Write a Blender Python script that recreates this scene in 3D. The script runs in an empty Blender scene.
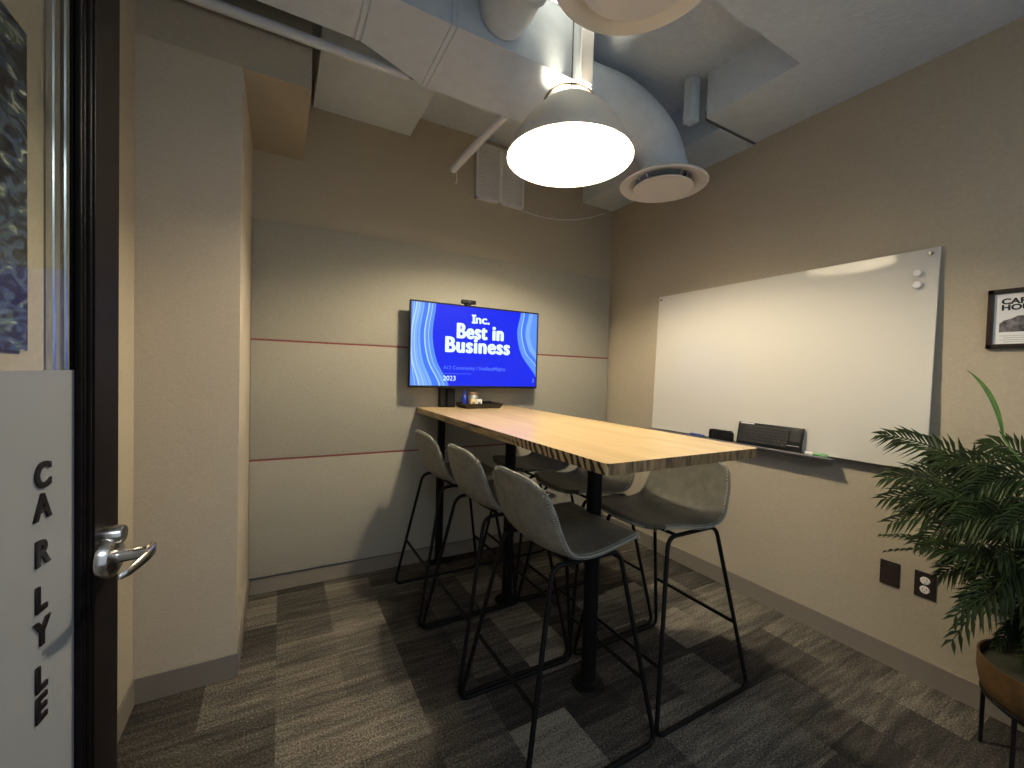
import bpy, bmesh, math, random
from mathutils import Vector, Matrix
random.seed(7)
PI = math.pi
SC = bpy.context.scene
COL = SC.collection

# ------------------------------------------------------------------ camera
cam_d = bpy.data.cameras.new('camera')
cam_d.sensor_width = 36.0
cam_d.sensor_fit = 'HORIZONTAL'
cam_d.lens = 418.125 / 1024 * 36
cam_d.clip_start = 0.02
cam_o = bpy.data.objects.new('camera', cam_d)
COL.objects.link(cam_o)
def cam_axes(yaw, pitch, roll):
    cy, sy = math.cos(yaw), math.sin(yaw)
    f = Vector((sy*math.cos(pitch), cy*math.cos(pitch), math.sin(pitch)))
    r = Vector((cy, -sy, 0)); u = r.cross(f)
    cr, sr = math.cos(roll), math.sin(roll)
    return f, r*cr + u*sr, u*cr - r*sr
F_, R_, U_ = cam_axes(0.5070, -0.0261, 0.0281)
m = Matrix((R_, U_, -F_)).transposed().to_4x4()
m.translation = (0, 0, 1.317)
cam_o.matrix_world = m
SC.camera = cam_o

# ------------------------------------------------------------------ world, lights, exposure
w = bpy.data.worlds.new('hallway_ambient'); SC.world = w
w.use_nodes = True
w.node_tree.nodes['Background'].inputs[0].default_value = (0.74, 0.87, 1.0, 1)
w.node_tree.nodes['Background'].inputs[1].default_value = 0.46
SC.view_settings.view_transform = 'Standard'
SC.view_settings.look = 'None'
SC.view_settings.gamma = 1.0
SC.view_settings.exposure = 0.32
SC.view_settings.use_curve_mapping = False
BULB_STRENGTH = 930.0
LAMP = Vector((1.162, 1.605, 2.318))       # rim centre of the pendant

# unseen fill light added behind the camera to brighten the room
ld = bpy.data.lights.new('fill_light', 'AREA'); ld.shape = 'RECTANGLE'
ld.size = 1.2; ld.size_y = 0.6; ld.energy = 20; ld.color = (0.90, 0.95, 1.0)
lo = bpy.data.objects.new('fill_light', ld); COL.objects.link(lo)
lo.location = (0.0, -1.1, 2.6)
lo['label'] = 'added fill light behind the camera'; lo['category'] = 'light'

# ------------------------------------------------------------------ helpers
def new_mat(name, color=(0.5, 0.5, 0.5), rough=0.6, metal=0.0, spec=0.5, emit=None, estr=0.0, bump=None, noise=None, trans=0.0, ior=1.45, coat=0.0):
    mt = bpy.data.materials.new(name); mt.use_nodes = True
    nt = mt.node_tree; b = nt.nodes['Principled BSDF']
    b.inputs['Base Color'].default_value = (*color, 1)
    b.inputs['Roughness'].default_value = rough
    b.inputs['Metallic'].default_value = metal
    b.inputs['Specular IOR Level'].default_value = spec
    b.inputs['IOR'].default_value = ior
    b.inputs['Coat Weight'].default_value = coat
    b.inputs['Transmission Weight'].default_value = trans
    if emit:
        b.inputs['Emission Color'].default_value = (*emit, 1)
        b.inputs['Emission Strength'].default_value = estr
    tc = nt.nodes.new('ShaderNodeTexCoord')
    if noise:   # (scale, amount)
        n = nt.nodes.new('ShaderNodeTexNoise'); n.inputs['Scale'].default_value = noise[0]; n.inputs['Detail'].default_value = 6
        nt.links.new(tc.outputs['Object'], n.inputs['Vector'])
        mr = nt.nodes.new('ShaderNodeMapRange')
        mr.inputs['From Min'].default_value = 0.3; mr.inputs['From Max'].default_value = 0.7
        mr.inputs['To Min'].default_value = 1 - noise[1]; mr.inputs['To Max'].default_value = 1 + noise[1]
        nt.links.new(n.outputs['Fac'], mr.inputs['Value'])
        mx = nt.nodes.new('ShaderNodeVectorMath'); mx.operation = 'SCALE'
        mx.inputs[0].default_value = color
        nt.links.new(mr.outputs[0], mx.inputs['Scale'])
        nt.links.new(mx.outputs[0], b.inputs['Base Color'])
    if bump:    # (scale, strength)
        n2 = nt.nodes.new('ShaderNodeTexNoise'); n2.inputs['Scale'].default_value = bump[0]; n2.inputs['Detail'].default_value = 4
        nt.links.new(tc.outputs['Object'], n2.inputs['Vector'])
        bp = nt.nodes.new('ShaderNodeBump'); bp.inputs['Strength'].default_value = bump[1]; bp.inputs['Distance'].default_value = 0.004
        nt.links.new(n2.outputs['Fac'], bp.inputs['Height'])
        nt.links.new(bp.outputs[0], b.inputs['Normal'])
    return mt

def link(name, bm, mat, parent=None, smooth=None, mats=None):
    me = bpy.data.meshes.new(name); bmesh.ops.recalc_face_normals(bm, faces=bm.faces)
    bm.to_mesh(me); bm.free()
    for k in (mats or [mat]): me.materials.append(k)
    if smooth is not None:
        for p in me.polygons: p.use_smooth = True
        if smooth < 180: me.set_sharp_from_angle(angle=math.radians(smooth))
    o = bpy.data.objects.new(name, me); COL.objects.link(o)
    if parent: o.parent = parent
    return o

def thing(name, label, cat, loc=(0, 0, 0), rz=0.0, group=None):
    o = bpy.data.objects.new(name, None); COL.objects.link(o)
    o.empty_display_size = 0.05
    o.location = loc; o.rotation_euler = (0, 0, rz); o['label'] = label; o['category'] = cat
    if group: o['group'] = group
    return o
def tag(o, label, cat, group=None):
    o['label'] = label; o['category'] = cat
    if group: o['group'] = group
    return o
def struct(o, label=None):
    o['kind'] = 'structure'
    if label: o['label'] = label
    return o

def box(bm, lo_, hi_, bev=0.0, mat=None, mi=0):
    r = bmesh.ops.create_cube(bm, size=1.0)
    c = [(a+b)/2 for a, b in zip(lo_, hi_)]; s = [abs(b-a) for a, b in zip(lo_, hi_)]
    for v in r['verts']:
        v.co = Vector((v.co.x*s[0]+c[0], v.co.y*s[1]+c[1], v.co.z*s[2]+c[2]))
    if bev > 0:
        es = list({e for v in r['verts'] for e in v.link_edges})
        rr = bmesh.ops.bevel(bm, geom=es, offset=bev, segments=2, affect='EDGES', profile=0.6)
        vs = list({v for f in rr['faces'] for v in f.verts} | {v for v in r['verts'] if v.is_valid})
    else: vs = r['verts']
    if mat is not None:
        bmesh.ops.transform(bm, matrix=mat, verts=vs)
    for f in {f for v in vs for f in v.link_faces}: f.material_index = mi
    return vs

def round_path(pts, rad, closed=False, n=5):
    pts = [Vector(p) for p in pts]; out = []
    N = len(pts)
    for i, p in enumerate(pts):
        if not closed and i in (0, N-1): out.append(p); continue
        a, b = pts[i-1], pts[(i+1) % N]
        da, db = (a-p), (b-p)
        r = min(rad, da.length*0.45, db.length*0.45)
        A = p + da.normalized()*r; B = p + db.normalized()*r
        for k in range(n+1):
            t = k/n
            out.append(A*(1-t)**2 + p*2*t*(1-t) + B*t*t)
    return out

def tube(bm, pts, r, closed=False, seg=10, cap=True, mi=0):
    pts = [Vector(p) for p in pts]
    N = len(pts); rings = []
    rad = r if callable(r) else (lambda t: r)
    up = None
    for i, p in enumerate(pts):
        if closed: t = (pts[(i+1) % N]-pts[i-1]).normalized()
        else: t = (pts[min(i+1, N-1)]-pts[max(i-1, 0)]).normalized()
        if up is None:
            up = Vector((0, 0, 1)) if abs(t.z) < 0.9 else Vector((1, 0, 0))
        up = (up - t*up.dot(t)).normalized()
        s = t.cross(up)
        rr = rad(i/max(1, N-1))
        rings.append([bm.verts.new(p + (up*math.cos(2*PI*k/seg)+s*math.sin(2*PI*k/seg))*rr) for k in range(seg)])
    M = N if closed else N-1
    for i in range(M):
        A = rings[i]; B = rings[(i+1) % N]
        off = 0
        if closed and i == N-1:
            off = min(range(seg), key=lambda q: (A[0].co-B[q].co).length)
        for k in range(seg):
            f = bm.faces.new((A[k], A[(k+1) % seg], B[(k+1+off) % seg], B[(k+off) % seg])); f.material_index = mi
    if cap and not closed:
        bm.faces.new(list(reversed(rings[0]))).material_index = mi
        bm.faces.new(rings[-1]).material_index = mi
    return rings

def lathe(bm, prof, c=(0, 0, 0), seg=48, axis=None, mi=0, close=False):
    """prof: list of (radius, height)."""
    c = Vector(c)
    ax = Vector(axis).normalized() if axis else Vector((0, 0, 1))
    a = Vector((1, 0, 0)) if abs(ax.x) < 0.9 else Vector((0, 1, 0))
    e1 = (a - ax*a.dot(ax)).normalized(); e2 = ax.cross(e1)
    rings = []
    for r, h in prof:
        if r < 1e-6: rings.append([bm.verts.new(c+ax*h)])
        else: rings.append([bm.verts.new(c+ax*h+(e1*math.cos(2*PI*k/seg)+e2*math.sin(2*PI*k/seg))*r) for k in range(seg)])
    pairs = list(zip(rings, rings[1:]))
    if close: pairs.append((rings[-1], rings[0]))
    for A, B in pairs:
        for k in range(seg):
            k2 = (k+1) % seg
            if len(A) == 1 and len(B) == 1: continue
            if len(A) == 1: f = bm.faces.new((A[0], B[k], B[k2]))
            elif len(B) == 1: f = bm.faces.new((A[k], A[k2], B[0]))
            else: f = bm.faces.new((A[k], A[k2], B[k2], B[k]))
            f.material_index = mi

def prism(bm, poly, z0, z1, mi=0):
    """vertical prism of a 2-D outline (xy)"""
    a = [bm.verts.new((x, y, z0)) for x, y in poly]; b = [bm.verts.new((x, y, z1)) for x, y in poly]
    n = len(poly)
    bm.faces.new(list(reversed(a))).material_index = mi; bm.faces.new(b).material_index = mi
    for i in range(n):
        bm.faces.new((a[i], a[(i+1) % n], b[(i+1) % n], b[i])).material_index = mi

def text_mesh(name, body, size, mat, parent, M, extrude=0.0008, offset=0.0, align='LEFT', spacing=1.0):
    cu = bpy.data.curves.new(name, 'FONT'); cu.body = body; cu.size = size
    cu.extrude = extrude; cu.offset = offset; cu.align_x = align; cu.space_character = spacing
    t = bpy.data.objects.new(name+'_tmp', cu); COL.objects.link(t)
    dg = bpy.context.evaluated_depsgraph_get()
    me = bpy.data.meshes.new_from_object(t.evaluated_get(dg))
    bpy.data.objects.remove(t); bpy.data.curves.remove(cu)
    me.name = name; me.materials.clear(); me.materials.append(mat); me.transform(M)
    o = bpy.data.objects.new(name, me); COL.objects.link(o)
    if parent: o.parent = parent
    return o

# ------------------------------------------------------------------ materials
M = {}
M['wall'] = new_mat('beige_wall_paint', (0.40, 0.348, 0.262), 0.85, bump=(260, 0.25), noise=(90, 0.05))
M['column'] = new_mat('light_column_wallcovering', (0.49, 0.425, 0.33), 0.85, bump=(300, 0.3), noise=(120, 0.05))
M['fabric'] = new_mat('grey_panel_fabric', (0.325, 0.308, 0.258), 0.95, spec=0.1, bump=(420, 0.4), noise=(160, 0.10))
M['red'] = new_mat('red_trim', (0.20, 0.038, 0.036), 0.5)
M['baseboard'] = new_mat('grey_rubber_baseboard', (0.195, 0.172, 0.142), 0.65, spec=0.2)
M['dark_gap'] = new_mat('panel_shadow_strip', (0.10, 0.10, 0.095), 0.8)  # dark colour stands in for the shade in narrow gaps
M['ceil'] = new_mat('painted_ceiling', (0.54, 0.60, 0.67), 0.85, bump=(60, 0.4), noise=(30, 0.05))
M['duct'] = new_mat('painted_duct', (0.60, 0.665, 0.73), 0.65, bump=(40, 0.3), noise=(18, 0.05))
M['white_metal'] = new_mat('white_enamel', (0.72, 0.69, 0.66), 0.35, coat=0.3)
M['pipe'] = new_mat('white_pipe', (0.66, 0.68, 0.72), 0.5)
M['black_metal'] = new_mat('black_powder_coat', (0.004, 0.004, 0.004), 0.55, spec=0.18)
M['black_plastic'] = new_mat('black_plastic', (0.007, 0.007, 0.008), 0.5, spec=0.2)
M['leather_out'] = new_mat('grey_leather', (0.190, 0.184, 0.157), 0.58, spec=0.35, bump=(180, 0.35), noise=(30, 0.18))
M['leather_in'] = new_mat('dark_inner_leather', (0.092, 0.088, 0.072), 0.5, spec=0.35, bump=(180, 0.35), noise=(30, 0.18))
M['stitch'] = new_mat('light_stitching', (0.36, 0.37, 0.32), 0.7)
M['whiteboard'] = new_mat('glass_whiteboard', (0.62, 0.60, 0.545), 0.06, spec=0.5)
M['steel'] = new_mat('brushed_steel', (0.62, 0.62, 0.62), 0.22, metal=1.0)
M['alu'] = new_mat('aluminium_tray', (0.42, 0.42, 0.42), 0.4, metal=0.7)
M['chrome'] = new_mat('satin_nickel', (0.66, 0.63, 0.60), 0.22, metal=1.0)
M['door_metal'] = new_mat('dark_bronze_door', (0.007, 0.0055, 0.006), 0.42, spec=0.06, noise=(40, 0.2))
M['letter'] = new_mat('black_letter', (0.008, 0.006, 0.008), 0.4)
M['copper'] = new_mat('brown_pot', (0.075, 0.040, 0.014), 0.65, spec=0.25, noise=(25, 0.25), bump=(60, 0.3))
M['soil'] = new_mat('potting_moss', (0.02, 0.022, 0.012), 0.95, bump=(80, 1.0))
M['leaf'] = new_mat('palm_leaf', (0.018, 0.030, 0.007), 0.6, spec=0.2, noise=(14, 0.45))
M['leaf_light'] = new_mat('young_palm_leaf', (0.07, 0.16, 0.03), 0.45, noise=(14, 0.3))
M['stem'] = new_mat('palm_stem', (0.06, 0.075, 0.025), 0.6)
M['paper'] = new_mat('white_paper', (0.80, 0.78, 0.76), 0.7)
M['frame'] = new_mat('dark_picture_frame', (0.018, 0.012, 0.009), 0.35)
M['plate'] = new_mat('dark_brown_outlet', (0.02, 0.013, 0.012), 0.4)
M['white_plastic'] = new_mat('white_plastic', (0.78, 0.76, 0.74), 0.4)
M['blue_glass'] = new_mat('blue_bottle_plastic', (0.006, 0.02, 0.28), 0.25)
M['yellow'] = new_mat('cream_sachet', (0.75, 0.62, 0.30), 0.6)
M['wicker'] = new_mat('dark_wicker', (0.02, 0.014, 0.010), 0.6, bump=(150, 1.0))
M['green'] = new_mat('green_marker', (0.10, 0.28, 0.10), 0.5)
M['blue_marker'] = new_mat('blue_marker', (0.03, 0.05, 0.22), 0.5)
M['key'] = new_mat('keyboard_key', (0.028, 0.028, 0.029), 0.5, spec=0.3)
M['grey_print'] = new_mat('grey_print', (0.18, 0.17, 0.17), 0.7)
M['black_print'] = new_mat('black_print', (0.01, 0.01, 0.01), 0.7)
M['cord'] = new_mat('pendant_cord', (0.10, 0.09, 0.08), 0.6)
M['strap'] = new_mat('brown_leather_strap', (0.10, 0.065, 0.04), 0.6)
M['bulb'] = new_mat('lit_bulb', (1, 1, 1), 0.5, emit=(1.0, 0.86, 0.62), estr=BULB_STRENGTH)
M['shade_in'] = new_mat('white_inner_shade', (0.86, 0.84, 0.78), 0.5)
M['shade_out'] = new_mat('shade_enamel', (0.72, 0.67, 0.60), 0.45)
def emission(name, col, s):
    mt = bpy.data.materials.new(name); mt.use_nodes = True; nt = mt.node_tree
    b = nt.nodes['Principled BSDF']
    b.inputs['Base Color'].default_value = (0.005, 0.005, 0.008, 1); b.inputs['Roughness'].default_value = 0.3; b.inputs['Specular IOR Level'].default_value = 0.15
    b.inputs['Emission Color'].default_value = (*col, 1); b.inputs['Emission Strength'].default_value = s
    return mt
M['scr'] = emission('screen_blue', (0.0, 0.013, 0.72), 1.0)
M['scr_l1'] = emission('screen_pale_blue', (0.17, 0.36, 0.95), 1.0)
M['scr_l2'] = emission('screen_mid_blue', (0.04, 0.16, 0.90), 1.0)
M['scr_l3'] = emission('screen_soft_blue', (0.09, 0.25, 0.90), 1.0)
M['scr_l4'] = emission('screen_white_blue', (0.38, 0.58, 1.0), 1.0)
M['scr_txt'] = emission('screen_text', (0.72, 0.95, 1.0), 1.0)
M['scr_dim'] = emission('screen_dim_text', (0.10, 0.22, 0.95), 1.0)

def wood_top():
    mt = new_mat('pale_butcher_block', (0.6, 0.43, 0.22), 0.32, coat=0.15); nt = mt.node_tree; b = nt.nodes['Principled BSDF']
    tc = nt.nodes.new('ShaderNodeTexCoord')
    mp = nt.nodes.new('ShaderNodeMapping'); mp.inputs['Scale'].default_value = (26, 1.1, 1)
    nt.links.new(tc.outputs['Object'], mp.inputs['Vector'])
    n = nt.nodes.new('ShaderNodeTexNoise'); n.inputs['Scale'].default_value = 1.6; n.inputs['Detail'].default_value = 7; n.inputs['Distortion'].default_value = 0.4
    nt.links.new(mp.outputs[0], n.inputs['Vector'])
    # staves along y
    sx = nt.nodes.new('ShaderNodeSeparateXYZ'); nt.links.new(tc.outputs['Object'], sx.inputs[0])
    fl = nt.nodes.new('ShaderNodeMath'); fl.operation = 'MULTIPLY'; fl.inputs[1].default_value = 22
    nt.links.new(sx.outputs['X'], fl.inputs[0])
    fl2 = nt.nodes.new('ShaderNodeMath'); fl2.operation = 'FLOOR'; nt.links.new(fl.outputs[0], fl2.inputs[0])
    wn = nt.nodes.new('ShaderNodeTexWhiteNoise'); wn.noise_dimensions = '2D'
    yy = nt.nodes.new('ShaderNodeMath'); yy.operation = 'MULTIPLY_ADD'; yy.inputs[1].default_value = 1.7
    nt.links.new(sx.outputs['Y'], yy.inputs[0])
    w1 = nt.nodes.new('ShaderNodeTexWhiteNoise'); w1.noise_dimensions = '1D'; nt.links.new(fl2.outputs[0], w1.inputs['W'])
    nt.links.new(w1.outputs['Value'], yy.inputs[2])
    yf = nt.nodes.new('ShaderNodeMath'); yf.operation = 'FLOOR'; nt.links.new(yy.outputs[0], yf.inputs[0])
    cb = nt.nodes.new('ShaderNodeCombineXYZ'); nt.links.new(fl2.outputs[0], cb.inputs[0]); nt.links.new(yf.outputs[0], cb.inputs[1])
    nt.links.new(cb.outputs[0], wn.inputs['Vector'])
    mixf = nt.nodes.new('ShaderNodeMath'); mixf.operation = 'MULTIPLY_ADD'; mixf.inputs[1].default_value = 0.38
    nt.links.new(wn.outputs['Value'], mixf.inputs[0])
    m2 = nt.nodes.new('ShaderNodeMath'); m2.operation = 'MULTIPLY'; m2.inputs[1].default_value = 0.8
    nt.links.new(n.outputs['Fac'], m2.inputs[0]); nt.links.new(m2.outputs[0], mixf.inputs[2])
    cr = nt.nodes.new('ShaderNodeValToRGB'); cr.color_ramp.elements[0].position = 0.25; cr.color_ramp.elements[0].color = (0.52, 0.36, 0.17, 1)
    cr.color_ramp.elements[1].position = 0.75; cr.color_ramp.elements[1].color = (0.68, 0.50, 0.27, 1)
    nt.links.new(mixf.outputs[0], cr.inputs[0]); nt.links.new(cr.outputs[0], b.inputs['Base Color'])
    return mt
def wood_edge():
    mt = new_mat('zebra_grain_edge', (0.4, 0.3, 0.15), 0.5); nt = mt.node_tree; b = nt.nodes['Principled BSDF']
    tc = nt.nodes.new('ShaderNodeTexCoord')
    mp = nt.nodes.new('ShaderNodeMapping'); mp.inputs['Rotation'].default_value = (0.5, 0, 0); mp.inputs['Scale'].default_value = (1, 1, 1)
    nt.links.new(tc.outputs['Object'], mp.inputs['Vector'])
    sx = nt.nodes.new('ShaderNodeSeparateXYZ'); nt.links.new(tc.outputs['Object'], sx.inputs[0])
    wv = nt.nodes.new('ShaderNodeTexWave'); wv.wave_type = 'BANDS'; wv.bands_direction = 'Y'
    wv.inputs['Scale'].default_value = 10.5; wv.inputs['Distortion'].default_value = 3.4; wv.inputs['Detail'].default_value = 3; wv.inputs['Detail Scale'].default_value = 1.8
    nt.links.new(mp.outputs[0], wv.inputs['Vector'])
    mp2 = nt.nodes.new('ShaderNodeMapping'); mp2.inputs['Scale'].default_value = (1, 5.0, 90); mp2.inputs['Rotation'].default_value = (0.05, 0, 0)
    nt.links.new(tc.outputs['Object'], mp2.inputs['Vector'])
    n2 = nt.nodes.new('ShaderNodeTexNoise'); n2.inputs['Scale'].default_value = 1.0; n2.inputs['Detail'].default_value = 4
    nt.links.new(mp2.outputs[0], n2.inputs['Vector'])
    mr = nt.nodes.new('ShaderNodeMapRange'); mr.inputs['From Min'].default_value = -0.50; mr.inputs['From Max'].default_value = -0.22
    nt.links.new(sx.outputs['Y'], mr.inputs['Value'])
    mx = nt.nodes.new('ShaderNodeMix'); nt.links.new(mr.outputs[0], mx.inputs[0]); nt.links.new(wv.outputs['Fac'], mx.inputs[2]); nt.links.new(n2.outputs['Fac'], mx.inputs[3])
    cr = nt.nodes.new('ShaderNodeValToRGB'); e = cr.color_ramp.elements
    e[0].position = 0.30; e[0].color = (0.012, 0.007, 0.004, 1); e[1].position = 0.62; e[1].color = (0.42, 0.29, 0.13, 1)
    nt.links.new(mx.outputs[0], cr.inputs[0]); nt.links.new(cr.outputs[0], b.inputs['Base Color'])
    return mt
def wood_end():
    mt = new_mat('end_grain_edge', (0.3, 0.2, 0.1), 0.5); nt = mt.node_tree; b = nt.nodes['Principled BSDF']
    tc = nt.nodes.new('ShaderNodeTexCoord')
    mp = nt.nodes.new('ShaderNodeMapping'); mp.inputs['Scale'].default_value = (60, 60, 8)
    nt.links.new(tc.outputs['Object'], mp.inputs['Vector'])
    n = nt.nodes.new('ShaderNodeTexNoise'); n.inputs['Scale'].default_value = 1; n.inputs['Detail'].default_value = 4
    nt.links.new(mp.outputs[0], n.inputs['Vector'])
    cr = nt.nodes.new('ShaderNodeValToRGB'); e = cr.color_ramp.elements
    e[0].position = 0.35; e[0].color = (0.07, 0.038, 0.016, 1); e[1].position = 0.68; e[1].color = (0.30, 0.195, 0.085, 1)
    nt.links.new(n.outputs['Fac'], cr.inputs[0]); nt.links.new(cr.outputs[0], b.inputs['Base Color'])
    return mt
M['wood'] = wood_top(); M['wood_edge'] = wood_edge(); M['wood_end'] = wood_end()

def carpet():
    mt = new_mat('carpet_tiles', (0.1, 0.1, 0.1), 0.97, spec=0.05); nt = mt.node_tree; b = nt.nodes['Principled BSDF']
    L = nt.links.new; N = nt.nodes.new
    tc = N('ShaderNodeTexCoord'); sx = N('ShaderNodeSeparateXYZ'); L(tc.outputs['Object'], sx.inputs[0])
    def math_(op, a, bb=None, c=None):
        x = N('ShaderNodeMath'); x.operation = op
        for i, v in enumerate((a, bb, c)):
            if v is None: continue
            if isinstance(v, (int, float)): x.inputs[i].default_value = v
            else: L(v, x.inputs[i])
        return x.outputs[0]
    def cells(wx, wy, seed):
        cx = math_('FLOOR', math_('MULTIPLY', sx.outputs['X'], 1/wx))
        w1 = N('ShaderNodeTexWhiteNoise'); w1.noise_dimensions = '1D'; L(math_('ADD', cx, seed), w1.inputs['W'])
        cy = math_('FLOOR', math_('ADD', math_('MULTIPLY', sx.outputs['Y'], 1/wy), math_('MULTIPLY', w1.outputs['Value'], 1.0)))
        cb = N('ShaderNodeCombineXYZ'); L(cx, cb.inputs[0]); L(cy, cb.inputs[1]); cb.inputs[2].default_value = seed
        w2 = N('ShaderNodeTexWhiteNoise'); w2.noise_dimensions = '3D'; L(cb.outputs[0], w2.inputs['Vector'])
        return w2.outputs['Value']
    a = cells(0.25, 0.30, 3.7); a2 = cells(0.50, 0.075, 9.1)
    base = math_('ADD', math_('MULTIPLY', a, 0.62), math_('MULTIPLY', a2, 0.28))
    # streaky pile
    mp = N('ShaderNodeMapping'); mp.inputs['Scale'].default_value = (5, 42, 1); L(tc.outputs['Object'], mp.inputs['Vector'])
    n1 = N('ShaderNodeTexNoise'); n1.inputs['Scale'].default_value = 1.0; n1.inputs['Detail'].default_value = 5; L(mp.outputs[0], n1.inputs['Vector'])
    n2 = N('ShaderNodeTexNoise'); n2.inputs['Scale'].default_value = 150; n2.inputs['Detail'].default_value = 3; L(tc.outputs['Object'], n2.inputs['Vector'])
    f = math_('ADD', base, math_('MULTIPLY', math_('SUBTRACT', n1.outputs['Fac'], 0.5), 0.85))
    f = math_('ADD', f, math_('MULTIPLY', math_('SUBTRACT', n2.outputs['Fac'], 0.5), 1.7))
    cr = N('ShaderNodeValToRGB'); e = cr.color_ramp.elements
    e[0].position = 0.05; e[0].color = (0.022, 0.020, 0.019, 1)
    e[1].position = 0.95; e[1].color = (0.205, 0.184, 0.150, 1)
    k = e.new(0.42); k.color = (0.056, 0.050, 0.044, 1)
    k = e.new(0.68); k.color = (0.108, 0.097, 0.081, 1)
    L(f, cr.inputs[0]); L(cr.outputs[0], b.inputs['Base Color'])
    bp = N('ShaderNodeBump'); bp.inputs['Strength'].default_value = 0.6; bp.inputs['Distance'].default_value = 0.004
    L(n2.outputs['Fac'], bp.inputs['Height']); L(bp.outputs[0], b.inputs['Normal'])
    return mt
M['carpet'] = carpet()

def art():
    mt = new_mat('abstract_paint', (0.1, 0.1, 0.1), 0.35); nt = mt.node_tree; b = nt.nodes['Principled BSDF']
    L = nt.links.new; N = nt.nodes.new
    tc = N('ShaderNodeTexCoord'); mp = N('ShaderNodeMapping'); mp.inputs['Scale'].default_value = (1, 9, 22); mp.inputs['Rotation'].default_value = (0.5, 0, 0)
    L(tc.outputs['Object'], mp.inputs['Vector'])
    n = N('ShaderNodeTexNoise'); n.inputs['Scale'].default_value = 1.5; n.inputs['Detail'].default_value = 8; n.inputs['Distortion'].default_value = 1.2
    L(mp.outputs[0], n.inputs['Vector'])
    cr = N('ShaderNodeValToRGB'); e = cr.color_ramp.elements
    e[0].position = 0.44; e[0].color = (0.008, 0.009, 0.014, 1); e[1].position = 0.70; e[1].color = (0.55, 0.6, 0.55, 1)
    for p, c in ((0.50, (0.03, 0.04, 0.07, 1)), (0.55, (0.05, 0.09, 0.20, 1)), (0.59, (0.05, 0.09, 0.05, 1)), (0.63, (0.18, 0.20, 0.17, 1))):
        k = e.new(p); k.color = c
    L(n.outputs['Fac'], cr.inputs[0]); L(cr.outputs[0], b.inputs['Base Color'])
    return mt
M['art'] = art()

def frosted():
    mt = bpy.data.materials.new('frosted_film'); mt.use_nodes = True; nt = mt.node_tree
    for n in list(nt.nodes): nt.nodes.remove(n)
    N = nt.nodes.new; L = nt.links.new
    out = N('ShaderNodeOutputMaterial'); d = N('ShaderNodeBsdfDiffuse'); d.inputs[0].default_value = (0.42, 0.44, 0.46, 1)
    t = N('ShaderNodeBsdfTranslucent'); t.inputs[0].default_value = (0.32, 0.36, 0.40, 1)
    g = N('ShaderNodeBsdfGlossy'); g.inputs[0].default_value = (0.8, 0.8, 0.8, 1); g.inputs['Roughness'].default_value = 0.35
    m1 = N('ShaderNodeMixShader'); m1.inputs[0].default_value = 0.45; L(d.outputs[0], m1.inputs[1]); L(t.outputs[0], m1.inputs[2])
    m2 = N('ShaderNodeMixShader'); m2.inputs[0].default_value = 0.04; L(m1.outputs[0], m2.inputs[1]); L(g.outputs[0], m2.inputs[2])
    L(m2.outputs[0], out.inputs[0]); return mt
M['frosted'] = frosted()
def clear_glass():
    mt = bpy.data.materials.new('clear_glass'); mt.use_nodes = True; nt = mt.node_tree
    for n in list(nt.nodes): nt.nodes.remove(n)
    N = nt.nodes.new; L = nt.links.new
    out = N('ShaderNodeOutputMaterial'); t = N('ShaderNodeBsdfTransparent'); t.inputs[0].default_value = (0.92, 0.95, 0.94, 1)
    g = N('ShaderNodeBsdfGlossy'); g.inputs['Roughness'].default_value = 0.02
    fr = N('ShaderNodeFresnel'); fr.inputs[0].default_value = 1.22
    ge = N('ShaderNodeNewGeometry'); iv = N('ShaderNodeMath'); iv.operation = 'SUBTRACT'; iv.inputs[0].default_value = 1.0; L(ge.outputs['Backfacing'], iv.inputs[1])
    mu = N('ShaderNodeMath'); mu.operation = 'MULTIPLY'; L(fr.outputs[0], mu.inputs[0]); L(iv.outputs[0], mu.inputs[1])
    m1 = N('ShaderNodeMixShader'); L(mu.outputs[0], m1.inputs[0]); L(t.outputs[0], m1.inputs[1]); L(g.outputs[0], m1.inputs[2])
    L(m1.outputs[0], out.inputs[0]); return mt
M['glass'] = clear_glass()

# ------------------------------------------------------------------ room shell
XL, XR, YB, ZC = -0.482, 2.505, 2.80, 3.0
def slab(name, lo_, hi_, mat, label=None, bev=0):
    bm = bmesh.new(); box(bm, lo_, hi_, bev); o = link(name, bm, M[mat]); return struct(o, label)
slab('floor', (-0.62, -1.9, -0.10), (2.65, 2.92, 0.0), 'carpet')
slab('ceiling', (-0.62, -0.15, ZC), (2.65, 2.92, ZC+0.10), 'ceil')
slab('wall_back', (-0.62, YB, 0.0), (2.65, YB+0.12, ZC), 'wall')
slab('wall_right', (XR, -0.15, 0.0), (XR+0.14, YB, ZC), 'wall')
slab('wall_left', (-0.62, -0.15, 0.0), (XL, YB, ZC), 'wall')
# boxed column in the back left corner and the soffit over it
slab('wall_column', (XL, 2.071, 0.0), (-0.1475, YB, 2.532), 'column')
slab('wall_soffit', (XL, 2.071, 2.532), (0.106, YB, ZC), 'wall')
# baseboards
slab('baseboard_column', (XL, 2.063, 0.0), (-0.1475, 2.071, 0.101), 'baseboard', bev=0.002)
slab('baseboard_column_side', (-0.1475, 2.063, 0.0), (-0.1395, 2.775, 0.101), 'baseboard', bev=0.002)
slab('baseboard_left', (XL, -0.15, 0.0), (XL+0.008, 2.063, 0.101), 'baseboard', bev=0.002)
slab('baseboard_back', (-0.1395, 2.775, 0.0), (XR-0.008, YB, 0.090), 'baseboard', bev=0.002)
slab('baseboard_right', (XR-0.008, -0.15, 0.0), (XR, YB, 0.101), 'baseboard', bev=0.002)
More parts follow.
